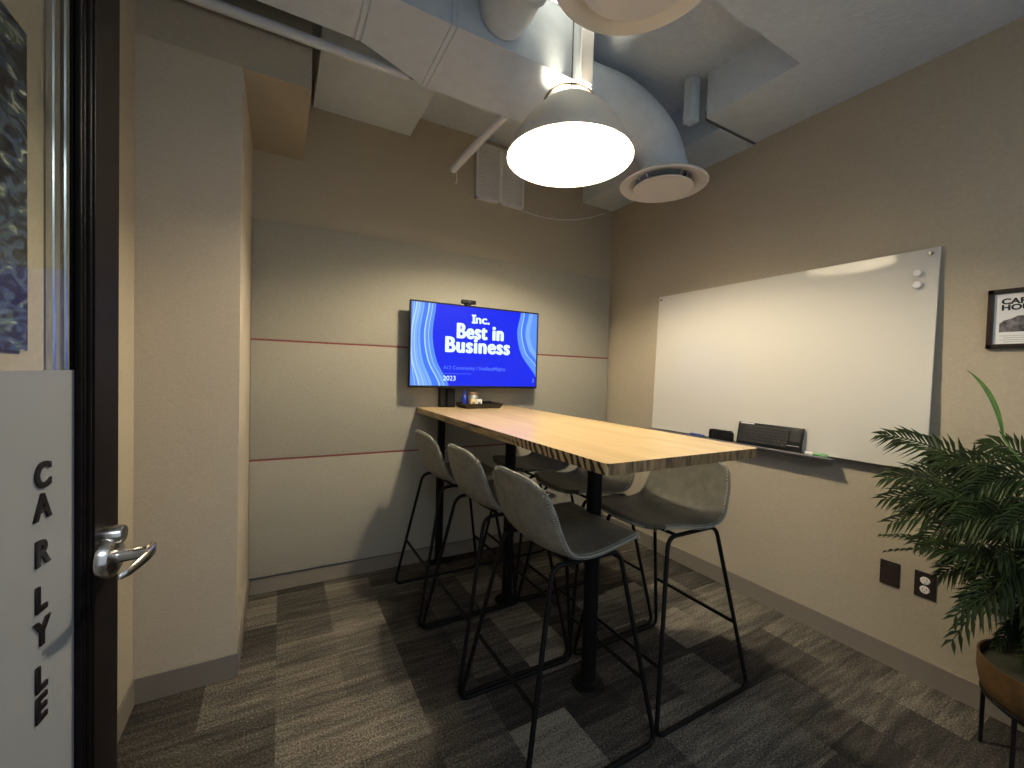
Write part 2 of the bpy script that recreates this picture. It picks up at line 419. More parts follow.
# low ceiling parts along the right wall
slab('ceiling_drop_near', (XL, -0.15, 2.755), (XR, 1.073, ZC), 'ceil')
slab('ceiling_drop_right', (2.045, 1.073, 2.755), (XR, 1.553, ZC), 'ceil')
slab('ceiling_drop_corner', (2.175, 1.565, 2.742), (XR, YB, ZC), 'ceil')
slab('ceiling_drop_back', (0.155, 2.26, 2.862), (0.733, YB, ZC), 'duct')
slab('ceiling_bracket', (1.985, 1.60, 2.76), (2.045, 1.66, ZC), 'duct', bev=0.004)
slab('ceiling_gap_strip', (2.05, 1.553, 2.748), (XR, 1.565, 2.80), 'dark_gap')  # dark filler imitates the shaded gap between the drops

# ------------------------------------------------------------------ fabric panels and red strips
seams = [(0.101, 0.774, 'bottom grey fabric wall panel under the lower red line'),
         (0.784, 1.462, 'middle grey fabric wall panel between the two red lines'),
         (1.472, 2.143, 'top grey fabric wall panel above the upper red line')]
XA, XB = -0.146, 2.478
for z0, z1, lab in seams:
    bm = bmesh.new(); box(bm, (XA, 2.764, z0), (XB, YB-0.001, z1), 0.004)
    tag(link('fabric_panel', bm, M['fabric'], smooth=40), lab, 'wall panel')
for zc, lab in ((0.779, 'lower thin red trim line between grey fabric panels'), (1.467, 'upper thin red trim line between grey fabric panels')):
    bm = bmesh.new(); box(bm, (XA, 2.767, zc-0.005), (XB, YB, zc+0.005))
    tag(link('trim_strip', bm, M['red']), lab, 'trim strip')
bm = bmesh.new(); box(bm, (XA, 2.776, 0.0905), (XB, YB, 0.1005)); struct(link('panel_gap_shade', bm, M['dark_gap']))  # dark strip in place of the shaded gap under the panels

# ------------------------------------------------------------------ ducts and pipes
def panel_duct():
    t = thing('rectangular_duct', 'long white boxed air duct running under the ceiling from the left', 'duct', (0.5, 1.8, 2.70))
    off = Vector((-0.5, -1.8, -2.70))
    bm = bmesh.new()
    prism(bm, [(XL, 1.625), (1.30, 1.625), (1.30, 2.045), (0.60, 2.045), (0.28, 1.905), (XL, 1.905)], 2.70, 2.995)
    bmesh.ops.translate(bm, verts=bm.verts, vec=off)
    link('duct_body', bm, M['duct'], t)
    for x, y1 in ((0.275, 1.90), (0.60, 2.04)):
        bm = bmesh.new()
        for s in (-0.012, 0.012):
            box(bm, (x+s-0.006, 1.621, 2.696), (x+s+0.006, y1+0.004, 2.71), 0.001)
            box(bm, (x+s-0.006, 1.619, 2.70), (x+s+0.006, 1.626, 2.995), 0.001)
        bmesh.ops.translate(bm, verts=bm.verts, vec=off)
        link('duct_flange', bm, M['duct'], t)
panel_duct()
# round elbow duct down to the far diffuser
bm = bmesh.new()
pts = [Vector((1.302, 1.83, 2.838)), Vector((1.42, 1.83, 2.838))]+[Vector((1.56+0.46*math.sin(a), 1.82, 2.545+0.293*math.cos(a))) for a in [PI/2*k/14 for k in range(15)]]
tube(bm, pts, 0.135, seg=32)
tag(link('round_duct', bm, M['duct'], smooth=40), 'round white elbow duct curving down to the ceiling diffuser beyond the lamp', 'duct')
# flexible duct from the boxed duct to the near diffuser
bm = bmesh.new()
base = round_path([(0.80, 1.62, 2.83), (0.80, 1.30, 2.83), (0.885, 0.913, 2.87), (0.885, 0.913, 2.57)], 0.2, n=14)
pp = []
for i in range(len(base)-1):
    for k in range(4): pp.append(base[i].lerp(base[i+1], k/4))
pp.append(base[-1])
tube(bm, pp, lambda t: 0.105+0.005*math.sin(t*len(pp)*1.1), seg=28)
tag(link('flexible_duct', bm, M['duct'], smooth=60), 'round flexible duct joining the boxed duct to the near ceiling diffuser', 'duct')

def diffuser(c, label, r=0.255):
    t = thing('ceiling_diffuser', label, 'air diffuser', c, 0, 'round ceiling air diffusers')
    bm = bmesh.new()
    lathe(bm, [(0.150, 0.055), (0.165, 0.030), (0.215, 0.012), (r-0.006, 0.002), (r, 0.006), (r, 0.012), (r-0.008, 0.018), (0.20, 0.030), (0.150, 0.075)], seg=64, close=True)
    link('outer_cone', bm, M['white_metal'], t, smooth=50)
    bm = bmesh.new()
    lathe(bm, [(0.0, -0.012), (0.150, -0.012), (0.170, -0.014), (0.173, -0.009), (0.160, 0.000), (0.0, 0.004)], seg=64)
    for a in (0, PI/2, PI, 3*PI/2):
        tube(bm, [(0.10*math.cos(a), 0.10*math.sin(a), -0.006), (0.15*math.cos(a), 0.15*math.sin(a), 0.056)], 0.004, seg=6)
    link('centre_plate', bm, M['white_metal'], t, smooth=50)
    bm = bmesh.new(); lathe(bm, [(0.132, 0.060), (0.137, 0.060), (0.137, 0.125), (0.132, 0.125)], seg=48, close=True)
    nk = link('neck', bm, M['duct'], t, smooth=50)
    bm = bmesh.new(); lathe(bm, [(0.0, 0.105), (0.131, 0.105), (0.131, 0.062), (0.128, 0.062), (0.128, 0.098), (0.0, 0.098)], seg=40)
    link('neck_shadow_disc', bm, M['black_metal'], nk, smooth=50)  # black disc imitates the shade inside the neck
    return t
diffuser((2.02, 1.82, 2.475), 'round white ceiling diffuser hanging beyond the lit lamp near the right wall')
diffuser((0.885, 0.913, 2.49), 'round white ceiling diffuser nearest the camera, cut by the top of the photo')

bm = bmesh.new(); tube(bm, [(XL+0.001, 2.03, 2.712), (0.515, 2.03, 2.712)], 0.021, seg=20)
tag(link('sprinkler_pipe', bm, M['pipe'], smooth=50), 'long white pipe running along the boxed duct in front of the soffit', 'pipe')
bm = bmesh.new(); tube(bm, [(0.963, 2.60, 2.622), (1.047, 2.050, 2.716)], 0.024, seg=16)
tag(link('conduit_pipe', bm, M['pipe'], smooth=50), 'short open-ended white pipe sloping down toward the back wall', 'pipe')
bm = bmesh.new(); tube(bm, [(0.985, 2.60, 2.612), (1.00, 2.62, 2.575), (0.995, 2.63, 2.55)], 0.004, seg=8)
tag(link('hanging_wire', bm, M['pipe'], smooth=50), 'short pale wire dangling from the open end of the sloping pipe', 'wire')
bm = bmesh.new(); box(bm, (1.215, 1.606, 2.70), (1.285, 1.618, 2.995), 0.002)
tag(link('hanger_strap', bm, M['white_metal']), 'vertical white metal strap on the duct behind the lamp cord', 'strap')
def catenary(a, b, sag, n=14):
    a, b = Vector(a), Vector(b)
    return [a.lerp(b, i/n) - Vector((0, 0, sag*4*(i/n)*(1-i/n))) for i in range(n+1)]
bm = bmesh.new(); tube(bm, catenary((1.52, 2.79, 2.565), (2.40, 2.785, 2.70), 0.075), 0.0035, seg=8)
tag(link('loose_cable', bm, M['pipe'], smooth=50), 'thin white cable sagging along the back wall toward the corner', 'cable')

# perforated grille on the back wall
t = thing('wall_grille', 'white perforated return air grille high on the back wall', 'grille', (1.40, YB, 2.757))
bm = bmesh.new()
for x0, x1 in ((-0.197, 0.0), (0.0, 0.197)):
    box(bm, (x0, -0.030, -0.2), (x0+0.016, 0, 0.2), 0.001); box(bm, (x1-0.016, -0.030, -0.2), (x1, 0, 0.2), 0.001)
    box(bm, (x0, -0.030, 0.184), (x1, 0, 0.2), 0.001); box(bm, (x0, -0.030, -0.2), (x1, 0, -0.184), 0.001)
link('grille_frame', bm, M['white_metal'], t)
for x0 in (-0.181, 0.016):
    bm = bmesh.new()
    for k in range(26):
        z = -0.180+k*0.0144
        box(bm, (x0, -0.024, z), (x0+0.165, -0.012, z+0.0095))
    box(bm, (x0, -0.006, -0.184), (x0+0.165, -0.001, 0.184))
    link('grille_louvres', bm, M['white_metal'], t)

# ------------------------------------------------------------------ pendant lamp
def pendant(c, label):
    t = thing('pendant_lamp', label, 'lamp', c)
    prof = [(0.289, 0.0), (0.284, 0.018), (0.272, 0.048), (0.250, 0.090), (0.222, 0.133), (0.188, 0.175), (0.152, 0.213), (0.118, 0.243), (0.095, 0.258)]
    bm = bmesh.new()
    outer = [(0.289, -0.004), (0.293, 0.0), (0.289, 0.006)] + [(r, h) for r, h in prof[1:]] + [(0.085, 0.263), (0.062, 0.265)]
    lathe(bm, outer, seg=72)
    link('lamp_shade', bm, M['shade_out'], t, smooth=50)
    bm = bmesh.new()
    inner = [(0.289, -0.004), (0.285, 0.0), (0.283, 0.006)] + [(r-0.005, h) for r, h in prof[1:]] + [(0.080, 0.259), (0.062, 0.265)]
    lathe(bm, inner, seg=72)
    link('shade_lining', bm, M['shade_in'], t, smooth=50)
    bm = bmesh.new()
    lathe(bm, [(0.0, 0.275), (0.024, 0.275), (0.026, 0.268), (0.026, 0.215), (0.020, 0.210), (0.0, 0.210)], seg=24)
    for a in (0.4, 0.4+2*PI/3, 0.4+4*PI/3):
        tube(bm, [(0.02*math.cos(a), 0.02*math.sin(a), 0.262), (0.068*math.cos(a), 0.068*math.sin(a), 0.262)], 0.003, seg=6)
    link('bulb_socket', bm, M['white_metal'], t, smooth=50)
    bm = bmesh.new()
    lathe(bm, [(0.0, 0.209), (0.016, 0.208), (0.020, 0.192), (0.040, 0.164), (0.050, 0.140), (0.046, 0.113), (0.028, 0.093), (0.0, 0.087)], seg=28)
    link('light_bulb', bm, M['bulb'], t, smooth=180)
    # strap handle arching over the shade
    bm = bmesh.new()
    n = 20; d = Vector((0.9, -0.43, 0)).normalized()
    ring = []
    for i in range(n+1):
        a = PI*i/n
        rr = 0.125
        p = d*(rr*math.cos(a)) + Vector((0, 0, 0.238 + 0.105*math.sin(a)))
        ring.append(p)
    tube(bm, ring, 0.0060, seg=8)
    link('strap_handle', bm, M['strap'], t, smooth=60)
    for s in (0, n):
        bm = bmesh.new(); bmesh.ops.create_icosphere(bm, subdivisions=2, radius=0.008, matrix=Matrix.Translation(ring[s])); link('strap_stud', bm, M['cord'], t, smooth=180)
    bm = bmesh.new()
    tube(bm, [(0, 0, 0.274), (0.002, 0, 0.30), (0, 0, 0.34), (0, 0, ZC-c[2])], 0.0035, seg=8)
    link('cord', bm, M['cord'], t, smooth=60)
    bm = bmesh.new(); lathe(bm, [(0, ZC-c[2]-0.03), (0.011, ZC-c[2]-0.028), (0.013, ZC-c[2]-0.001), (0, ZC-c[2]-0.001)], seg=32)
    link('ceiling_canopy', bm, M['white_metal'], t, smooth=40)
pendant(tuple(LAMP), 'lit white cone pendant lamp with a strap handle over the wooden table')

# ------------------------------------------------------------------ table
t = thing('bar_table', 'tall pale wood bar table with black post legs reaching the back wall', 'table', (1.162, 1.7, 0))
off = Vector((-1.162, -1.7, 0))
def rounded_rect(x0, y0, x1, y1, r, n=5, notch=None):
    out = []
    for cx, cy, a0 in ((x1-r, y0+r, -PI/2), (x1, y1, None), (x0, y1, None), (x0+r, y0+r, PI)):
        if a0 is None:
            if cx == x0 and notch:
                out += [(notch[1], y1), (notch[1], notch[2]), (notch[0], notch[2]), (notch[0], y1)]
            out.append((cx, cy)); continue
        for k in range(n+1):
            a = a0 + PI/2*k/n; out.append((cx+r*math.cos(a), cy+r*math.sin(a)))
    return out
bm = bmesh.new()
poly = rounded_rect(0.801, 0.882, 1.5235, 2.757, 0.022, notch=(0.951, 0.997, 2.712))
prism(bm, poly, 1.0365, 1.0705)
bmesh.ops.translate(bm, verts=bm.verts, vec=off)
bm.normal_update()
for f in bm.faces:
    n = f.normal
    c = f.calc_center_median()
    if abs(n.z) > 0.9: f.material_index = 0
    elif abs(n.x) > 0.7: f.material_index = 1
    else: f.material_index = 2
link('tabletop', bm, M['wood'], t, mats=[M['wood'], M['wood_edge'], M['wood_end']])
for y in (1.356, 2.09):
    bm = bmesh.new(); c = (1.165-1.162, y-1.7, 0)
    lathe(bm, [(0.0, 0), (0.068, 0), (0.070, 0.004), (0.066, 0.010), (0.046, 0.014), (0.046, 0.022), (0.036, 0.026), (0.031, 0.028), (0.031, 1.030), (0.0, 1.030)], c, seg=32)
    lg = link('leg', bm, M['black_metal'], t, smooth=35)
    bm = bmesh.new(); box(bm, (c[0]-0.13, c[1]-0.09, 1.030), (c[0]+0.13, c[1]+0.09, 1.0363), 0.002); link('mounting_plate', bm, M['black_metal'], lg)

# ------------------------------------------------------------------ bar stools
def shell_point(u, v):
    """u: 0 front edge .. 1 back top, v: -1..1 across. local +x is the sitter's front."""
    prof = [(0.0, 0.240, 0.722), (0.06, 0.222, 0.735), (0.22, 0.135, 0.730), (0.40, 0.02, 0.712), (0.52, -0.070, 0.711),
            (0.615, -0.130, 0.732), (0.70, -0.166, 0.782), (0.85, -0.192, 0.880), (1.0, -0.208, 0.976)]
    for i in range(len(prof)-1):
        if u <= prof[i+1][0]: break
    def cr(a, b, c, d, t):
        return 0.5*((2*b)+(-a+c)*t+(2*a-5*b+4*c-d)*t*t+(-a+3*b-3*c+d)*t**3)
    t_ = (u-prof[i][0])/(prof[i+1][0]-prof[i][0])
    P = [prof[max(0, i-1)], prof[i], prof[i+1], prof[min(len(prof)-1, i+2)]]
    x = cr(*[p[1] for p in P], t_); z = cr(*[p[2] for p in P], t_)
    wp = [(0, 0.178), (0.06, 0.200), (0.25, 0.218), (0.5, 0.222), (0.65, 0.222), (0.8, 0.212), (0.93, 0.196), (1.0, 0.176)]
    for j in range(len(wp)-1):
        if u <= wp[j+1][0]: break
    s = (u-wp[j][0])/(wp[j+1][0]-wp[j][0]); s = s*s*(3-2*s)*0.5+s*0.5
    wd = wp[j][1]*(1-s)+wp[j+1][1]*s
    y = v*wd
    av = abs(v)
    # dish of the seat and wrap of the back
    back = max(0.0, min(1.0, (u-0.50)/0.25)); back = back*back*(3-2*back)
    seat = 1-back
    z += seat*0.020*av**2.4
    mid = math.exp(-((u-0.60)/0.11)**2)
    x += mid*0.016*av**2.2; z += mid*0.004*av**2.2
    x += back*0.034*av**2.2*(1-0.30*max(0, (u-0.75)/0.25))
    # rounded corners
    if u < 0.10: x -= 0.045*(av**5)*(1-u/0.10)
    if u > 0.86: z -= 0.040*(av**4)*((u-0.86)/0.14)
    if u > 0.9: z += 0.0
    return Vector((x, y, z))
def shell_mesh():
    bm = bmesh.new(); NU, NV, TH = 44, 22, 0.013
    def vv(j):
        q = -1+2*j/NV
        return math.copysign(1-(1-abs(q))**1.3, q)
    P = [[shell_point(i/NU, vv(j)) for j in range(NV+1)] for i in range(NU+1)]
    def nrm(i, j):
        a = P[min(i+1, NU)][j]-P[max(i-1, 0)][j]; b = P[i][min(j+1, NV)]-P[i][max(j-1, 0)]
        n = a.cross(b).normalized(); return n
    top = [[None]*(NV+1) for _ in range(NU+1)]; bot = [[None]*(NV+1) for _ in range(NU+1)]
    sgn = 1 if nrm(10, NV//2).z > 0 else -1
    for i in range(NU+1):
        for j in range(NV+1):
            n = nrm(i, j)*sgn
            edge = min(i, NU-i, j, NV-j)
            h = TH*0.5*(0.55 if edge == 0 else (0.9 if edge == 1 else 1.0))
            top[i][j] = bm.verts.new(P[i][j]+n*h); bot[i][j] = bm.verts.new(P[i][j]-n*h)
    for i in range(NU):
        for j in range(NV):
            f = bm.faces.new((top[i][j], top[i][j+1], top[i+1][j+1], top[i+1][j]))
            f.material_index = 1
            bm.faces.new((bot[i][j], bot[i+1][j], bot[i+1][j+1], bot[i][j+1]))
    loop = [(0, j) for j in range(NV+1)]+[(i, NV) for i in range(1, NU+1)]+[(NU, j) for j in range(NV-1, -1, -1)]+[(i, 0) for i in range(NU-1, 0, -1)]
    for k in range(len(loop)):
        a, b = loop[k], loop[(k+1) % len(loop)]
        bm.faces.new((top[a[0]][a[1]], top[b[0]][b[1]], bot[b[0]][b[1]], bot[a[0]][a[1]]))
    edge = [P[i][j].copy() for i, j in loop]
    nr = [nrm(i, j)*sgn for i, j in loop]
    return bm, edge, nr
def make_stool(name, label, group):
    t = thing(name, label, 'stool', (0, 0, 0), 0, group)
    bm, edge, nr = shell_mesh()
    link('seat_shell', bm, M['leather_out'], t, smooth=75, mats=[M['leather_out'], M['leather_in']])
    # whip stitching round the rim, both faces
    bm = bmesh.new()
    N = len(edge)
    cen = sum(edge, Vector())/N
    L = 0; pos = []
    for k in range(N):
        a, b = edge[k], edge[(k+1) % N]; d = (b-a).length
        n = max(1, round(d/0.0085))
        for q in range(n):
            pos.append((a.lerp(b, q/n), (b-a).normalized(), nr[k]))
    for p, tg, n in pos:
        inw = n.cross(tg).normalized()
        if (cen-p).dot(inw) < 0: inw = -inw
        for s in (1, -1):
            a = p + n*s*0.0062 + inw*0.001; b = p + n*s*0.0080 + inw*0.010
            tg2 = tg*0.0012
            q = [a-tg2, a+tg2, b+tg2, b-tg2]
            lo_ = [bm.verts.new(x) for x in q]; hi_ = [bm.verts.new(x+n*s*0.0012) for x in q]
            bm.faces.new(hi_)
            for i in range(4): bm.faces.new((lo_[i], lo_[(i+1) % 4], hi_[(i+1) % 4], hi_[i]))
    link('stitching', bm, M['stitch'], t)
    for s in (-1, 1):
        bm = bmesh.new()
        loop = [(-0.277, s*0.247, 0.0095), (0.272, s*0.247, 0.0095), (0.150, s*0.165, 0.694), (-0.140, s*0.165, 0.694)]
        tube(bm, round_path(loop, 0.045, closed=True, n=6), 0.0085, closed=True, seg=10)
        link('side_frame', bm, M['black_metal'], t, smooth=180)
    def leg_at(fx, z):
        k = (z-0.0095)/(0.694-0.0095)
        a, b = (-0.277, -0.140) if fx < 0 else (0.272, 0.150)
        return a+(b-a)*k, 0.247+(0.165-0.247)*k
    for fx, z in ((-1, 0.285), (1, 0.235)):
        x, y = leg_at(fx, z); bm = bmesh.new()
        tube(bm, [(x, -y, z), (x, y, z)], 0.0075, seg=10)
        link('foot_rest', bm, M['black_metal'], t, smooth=50)
    bm = bmesh.new()
    for x in (-0.07, 0.10):
        tube(bm, [(x, -0.165, 0.694), (x, 0.165, 0.694)], 0.007, seg=8)
    box(bm, (-0.09, -0.06, 0.694), (0.12, 0.06, 0.704), 0.002)
    link('seat_support', bm, M['black_metal'], t, smooth=40)
    return t
def copy_tree(o, parent=None):
    c = o.copy(); COL.objects.link(c)
    if parent: c.parent = parent
    for ch in list(o.children): copy_tree(ch, c)
    return c
stool = make_stool('bar_stool', '', 'bar stools around the table')
spots = [
    (0.918, 1.262, 0.00, 'nearest grey leather bar stool on the left side of the table, back to the camera'),
    (0.918, 1.776, 0.00, 'middle grey leather bar stool of the three on the left side of the table'),
    (0.905, 2.290, 0.00, 'farthest grey leather bar stool on the left side, under the screen'),
    (1.480, 1.272, PI, 'nearest dark leather bar stool on the right side, in front of the whiteboard'),
    (1.475, 1.787, PI, 'middle dark bar stool on the right side, half hidden under the tabletop'),
    (1.465, 2.302, PI, 'farthest dark bar stool on the right side, deep in the shade below the tabletop')]
for i, (x, y, rz, lab) in enumerate(spots):
    o = stool if i == 0 else copy_tree(stool)
    o.location = (x, y, 0); o.rotation_euler = (0, 0, rz); o['label'] = lab

# ------------------------------------------------------------------ screen stand, television, webcam
t = thing('television_stand', 'black floor post holding the television behind the table end', 'stand', (0.974, 2.735, 0))
bm = bmesh.new(); box(bm, (-0.021, -0.021, 0.0), (0.021, 0.021, 1.42), 0.003); link('post', bm, M['black_metal'], t)
bm = bmesh.new(); box(bm, (-0.08, -0.05, 0.0), (0.08, 0.028, 0.008), 0.002); link('base_plate', bm, M['black_metal'], t)
bm = bmesh.new(); box(bm, (-0.15, -0.032, 1.40), (0.55, -0.028+0.02, 1.62), 0.003); link('mounting_bracket', bm, M['black_metal'], t)

TX0, TX1, TZ0, TZ1, TY = 0.717, 1.682, 1.207, 1.768, 2.652
TW, TH = TX1-TX0, TZ1-TZ0
t = thing('television', 'wide wall-side television showing a blue slide', 'television', ((TX0+TX1)/2, TY, TZ0))
def T(u, v, d=0.0):          # screen coordinates (0..1) to the television's local frame
    b = 0.010
    return Vector((-TW/2+b+(TW-2*b)*u, -d, b+0.004+(TH-2*b-0.004)*v))
bm = bmesh.new()
box(bm, (-TW/2, 0.0005, 0), (TW/2, 0.020, TH), 0.002)
box(bm, (-TW/2+0.12, 0.020, 0.08), (TW/2-0.12, 0.042, TH-0.12), 0.006)
link('housing', bm, M['black_plastic'], t)
bm = bmesh.new()
for lo_, hi_ in (((-TW/2, -0.004, 0), (TW/2, 0.002, 0.013)), ((-TW/2, -0.004, TH-0.009), (TW/2, 0.002, TH)), ((-TW/2, -0.004, 0), (-TW/2+0.009, 0.002, TH)), ((TW/2-0.009, -0.004, 0), (TW/2, 0.002, TH))):
    box(bm, lo_, hi_, 0.001)
link('bezel', bm, M['black_plastic'], t)
bm = bmesh.new(); a, b = T(0, 0), T(1, 1); box(bm, (a.x, -0.0012, a.z), (b.x, 0.0004, b.z))
scr = link('screen', bm, M['scr'], t)
def ribbon(left, right, mat, d):
    bm = bmesh.new(); n = 24
    def ev(c, t_):
        for i in range(len(c)-1):
            if t_ >= c[i+1][1] or i == len(c)-2: break
        (x0, y0), (x1, y1) = c[i], c[i+1]
        pm = c[max(0, i-1)]; pn = c[min(len(c)-1, i+2)]
        s = (t_-y0)/(y1-y0) if y1 != y0 else 0
        m0 = (x1-pm[0])/2*(1 if i else 1); m1 = (pn[0]-x0)/2
        h = s*s*(3-2*s)
        return x0*(1-s)+x1*s if len(c) < 3 else (2*s**3-3*s**2+1)*x0+(s**3-2*s**2+s)*m0+(-2*s**3+3*s**2)*x1+(s**3-s**2)*m1
    y1 = min(left[0][1], right[0][1]); y0 = max(left[-1][1], right[-1][1])
    prev = None
    for i in range(n+1):
        y = y1+(y0-y1)*i/n
        xa = min(1, max(0, ev(left, y))); xb = min(1, max(0, ev(right, y)))
        if xb < xa: xb = xa
        row = (bm.verts.new(T(xa, y, d)), bm.verts.new(T(xb, y, d)))
        if prev: bm.faces.new((prev[0], prev[1], row[1], row[0]))
        prev = row
    return link('slide_ribbon', bm, mat, scr)
c0 = [(0, 1), (0, 0)]
c1 = [(0.035, 1), (0.0, 0.6), (0.01, 0.3), (0.06, 0)]
c2 = [(0.090, 1), (0.062, 0.62), (0.085, 0.30), (0.155, 0)]
c3 = [(0.125, 1), (0.095, 0.62), (0.125, 0.30), (0.21, 0)]
c4 = [(0.172, 1), (0.150, 0.62), (0.185, 0.30), (0.275, 0)]
ribbon(c0, c1, M['scr_l3'], 0.0014); ribbon(c1, c2, M['scr_l1'], 0.0015)
ribbon(c2, c3, M['scr_l2'], 0.0015); ribbon(c3, c4, M['scr_l3'], 0.0015)
ribbon([(x-0.006, y) for x, y in c3], [(x+0.003, y) for x, y in c3], M['scr_l4'], 0.0017)
ribbon([(x-0.004, y) for x, y in c1], [(x+0.006, y) for x, y in c1], M['scr_l4'], 0.0017)
for a_, b_, f in ((c0, c1, .5), (c1, c2, .35), (c1, c2, .7), (c3, c4, .45), (c3, c4, .75)):
    cc = [(p[0]*(1-f)+q_[0]*f, q_[1]) for p, q_ in zip((a_ if len(a_) == 4 else [(0, 1), (0, .6), (0, .3), (0, 0)]), b_)]
    ribbon([(x-0.001, y) for x, y in cc], [(x+0.003, y) for x, y in cc], M['scr_l4'] if f < .6 else M['scr_l2'], 0.0019)
r1 = [(0.850, 1), (0.822, 0.72), (0.868, 0.42), (0.999, 0.13)]
r2 = [(0.880, 1), (0.860, 0.72), (0.905, 0.45), (0.999, 0.28)]
r3 = [(0.925, 1), (0.895, 0.72), (0.930, 0.50), (0.999, 0.36)]
r4 = [(0.960, 1), (0.935, 0.72), (0.960, 0.55), (0.999, 0.45)]
r5 = [(1, 1), (1, 0.13)]
ribbon(r1, [(1, 1), (1, 0.13)], M['scr_l3'], 0.0014); ribbon(r2, [(1, 1), (1, 0.28)], M['scr_l2'], 0.0015)
ribbon(r3, [(1, 1), (1, 0.36)], M['scr_l1'], 0.0016); ribbon(r4, [(1, 1), (1, 0.45)], M['scr_l3'], 0.0017)
ribbon([(x-0.003, y) for x, y in r2], [(x+0.004, y) for x, y in r2], M['scr_l4'], 0.0018)
def scr_text(body, size, u, v, mat, offset=0.0, align='CENTER', spacing=1.0, sx=1.0):
    p = T(u, v, 0.0022)
    MM = Matrix.Translation(p) @ Matrix.Rotation(PI/2, 4, 'X') @ Matrix.Diagonal((sx, 1, 1, 1))
    o = text_mesh('slide_text', body, size, mat, scr, MM, 0.0003, 0.0, align, spacing)
    if body == 'Inc.':      # slab serifs on the capital
        x0 = min(v.co.x for v in o.data.vertices); z0 = min(v.co.z for v in o.data.vertices); z1 = max(v.co.z for v in o.data.vertices)
        bm = bmesh.new(); bm.from_mesh(o.data)
        for z in (z0+0.003, z1-0.004): box(bm, (x0-0.007, p.y-0.0004, z-0.004), (x0+0.019, p.y, z+0.004))
        bm.to_mesh(o.data); bm.free()
    if offset > 0.003:      # heavy lettering: the same outline thickened by shifted copies in one mesh
        bm = bmesh.new(); bm.from_mesh(o.data); g = list(bm.verts)+list(bm.edges)+list(bm.faces)
        for k in range(10):
            a = 2*PI*k/10
            d = bmesh.ops.duplicate(bm, geom=g)
            bmesh.ops.translate(bm, verts=[v for v in d['geom'] if isinstance(v, bmesh.types.BMVert)], vec=(offset*math.cos(a), 0.00002*(k+1), offset*0.6*math.sin(a)))
        bm.to_mesh(o.data); bm.free()
scr_text('Inc.', 0.080, 0.515, 0.805, M['scr_txt'], 0.0034, sx=1.2)
scr_text('Best in', 0.140, 0.515, 0.605, M['scr_txt'], 0.0070, sx=0.84, spacing=1.10)
scr_text('Business', 0.142, 0.500, 0.425, M['scr_txt'], 0.0070, sx=0.92, spacing=1.10)
scr_text('A12 Community / SmallandMighty', 0.034, 0.232, 0.205, M['scr_dim'], 0.0006, align='LEFT', sx=1.0)
scr_text('2023', 0.046, 0.232, 0.065, M['scr_txt'], 0.0016, align='LEFT')
scr_text('3', 0.042, 0.975, 0.055, M['scr_l1'], 0.0008)
bm = bmesh.new(); p = T(0.232, 0.150, 0.002); q = T(0.45, 0.154, 0.002); box(bm, (p.x, -0.0024, p.z), (q.x, -0.0018, q.z)); link('slide_rule', bm, M['scr_dim'], scr)

t = thing('webcam', 'small black webcam on the top edge of the television', 'webcam', (1.114, 2.645, TZ1))
bm = bmesh.new(); box(bm, (-0.052, -0.014, 0.008), (0.052, 0.014, 0.036), 0.008); link('camera_body', bm, M['black_plastic'], t, smooth=50)
bm = bmesh.new(); lathe(bm, [(0, 0.003), (0.008, 0.003), (0.011, 0.0), (0.011, -0.004)], (0, -0.014, 0.022), seg=20, axis=(0, -1, 0)); link('lens', bm, M['frame'], t, smooth=50)
bm = bmesh.new(); box(bm, (-0.02, -0.006, 0.001), (0.02, 0.036, 0.010), 0.002); box(bm, (-0.02, 0.029, -0.04), (0.02, 0.036, 0.006), 0.002); link('clip', bm, M['black_plastic'], t)

# items on the table under the screen
TT = 1.0705
t = thing('speaker_box', 'black upright speaker box on the table beside the blue bottle', 'speaker', (1.042, 2.725, TT))
bm = bmesh.new(); box(bm, (-0.043, -0.032, 0), (0.012, 0.028, 0.128), 0.005); link('speaker_body', bm, M['black_plastic'], t, smooth=50)
bm = bmesh.new(); box(bm, (-0.037, -0.034, 0.012), (0.006, -0.032, 0.118), 0.001); link('speaker_front', bm, M['black_metal'], t)
bm = bmesh.new()
def flared(bm, x0, x1, y0, y1, z0, z1, fl, th):
    o = [(x0, y0), (x1, y0), (x1, y1), (x0, y1)]
    O = [(x0-fl, y0-fl), (x1+fl, y0-fl), (x1+fl, y1+fl*.3), (x0-fl, y1+fl*.3)]
    b0 = [bm.verts.new((x, y, z0)) for x, y in o]; t0 = [bm.verts.new((x, y, z1)) for x, y in O]
    sg = [(1, 1), (-1, 1), (-1, -1), (1, -1)]
    b1 = [bm.verts.new((x+s[0]*th, y+s[1]*th, z0+th)) for (x, y), s in zip(o, sg)]
    t1 = [bm.verts.new((x+s[0]*th, y+s[1]*th, z1)) for (x, y), s in zip(O, sg)]
    bm.faces.new(list(reversed(b0))); bm.faces.new(b1)
    for i in range(4):
        j = (i+1) % 4
        bm.faces.new((b0[i], b0[j], t0[j], t0[i])); bm.faces.new((t0[i], t0[j], t1[j], t1[i])); bm.faces.new((t1[i], t1[j], b1[j], b1[i]))
flared(bm, -0.125, 0.125, -0.075, 0.075, 0, 0.034, 0.018, 0.006)
tr = tag(link('serving_tray', bm, M['wicker']), 'dark flared woven tray on the table end under the screen', 'tray'); tr.location = (1.212, 2.645, TT)
t = thing('spray_bottle', 'small blue bottle standing in the dark tray', 'bottle', (1.106, 2.655, TT+0.0065))
bm = bmesh.new(); lathe(bm, [(0, 0), (0.018, 0), (0.020, 0.004), (0.020, 0.060), (0.014, 0.078), (0.008, 0.084), (0.008, 0.088), (0, 0.088)], seg=24); link('bottle_body', bm, M['blue_glass'], t, smooth=40)
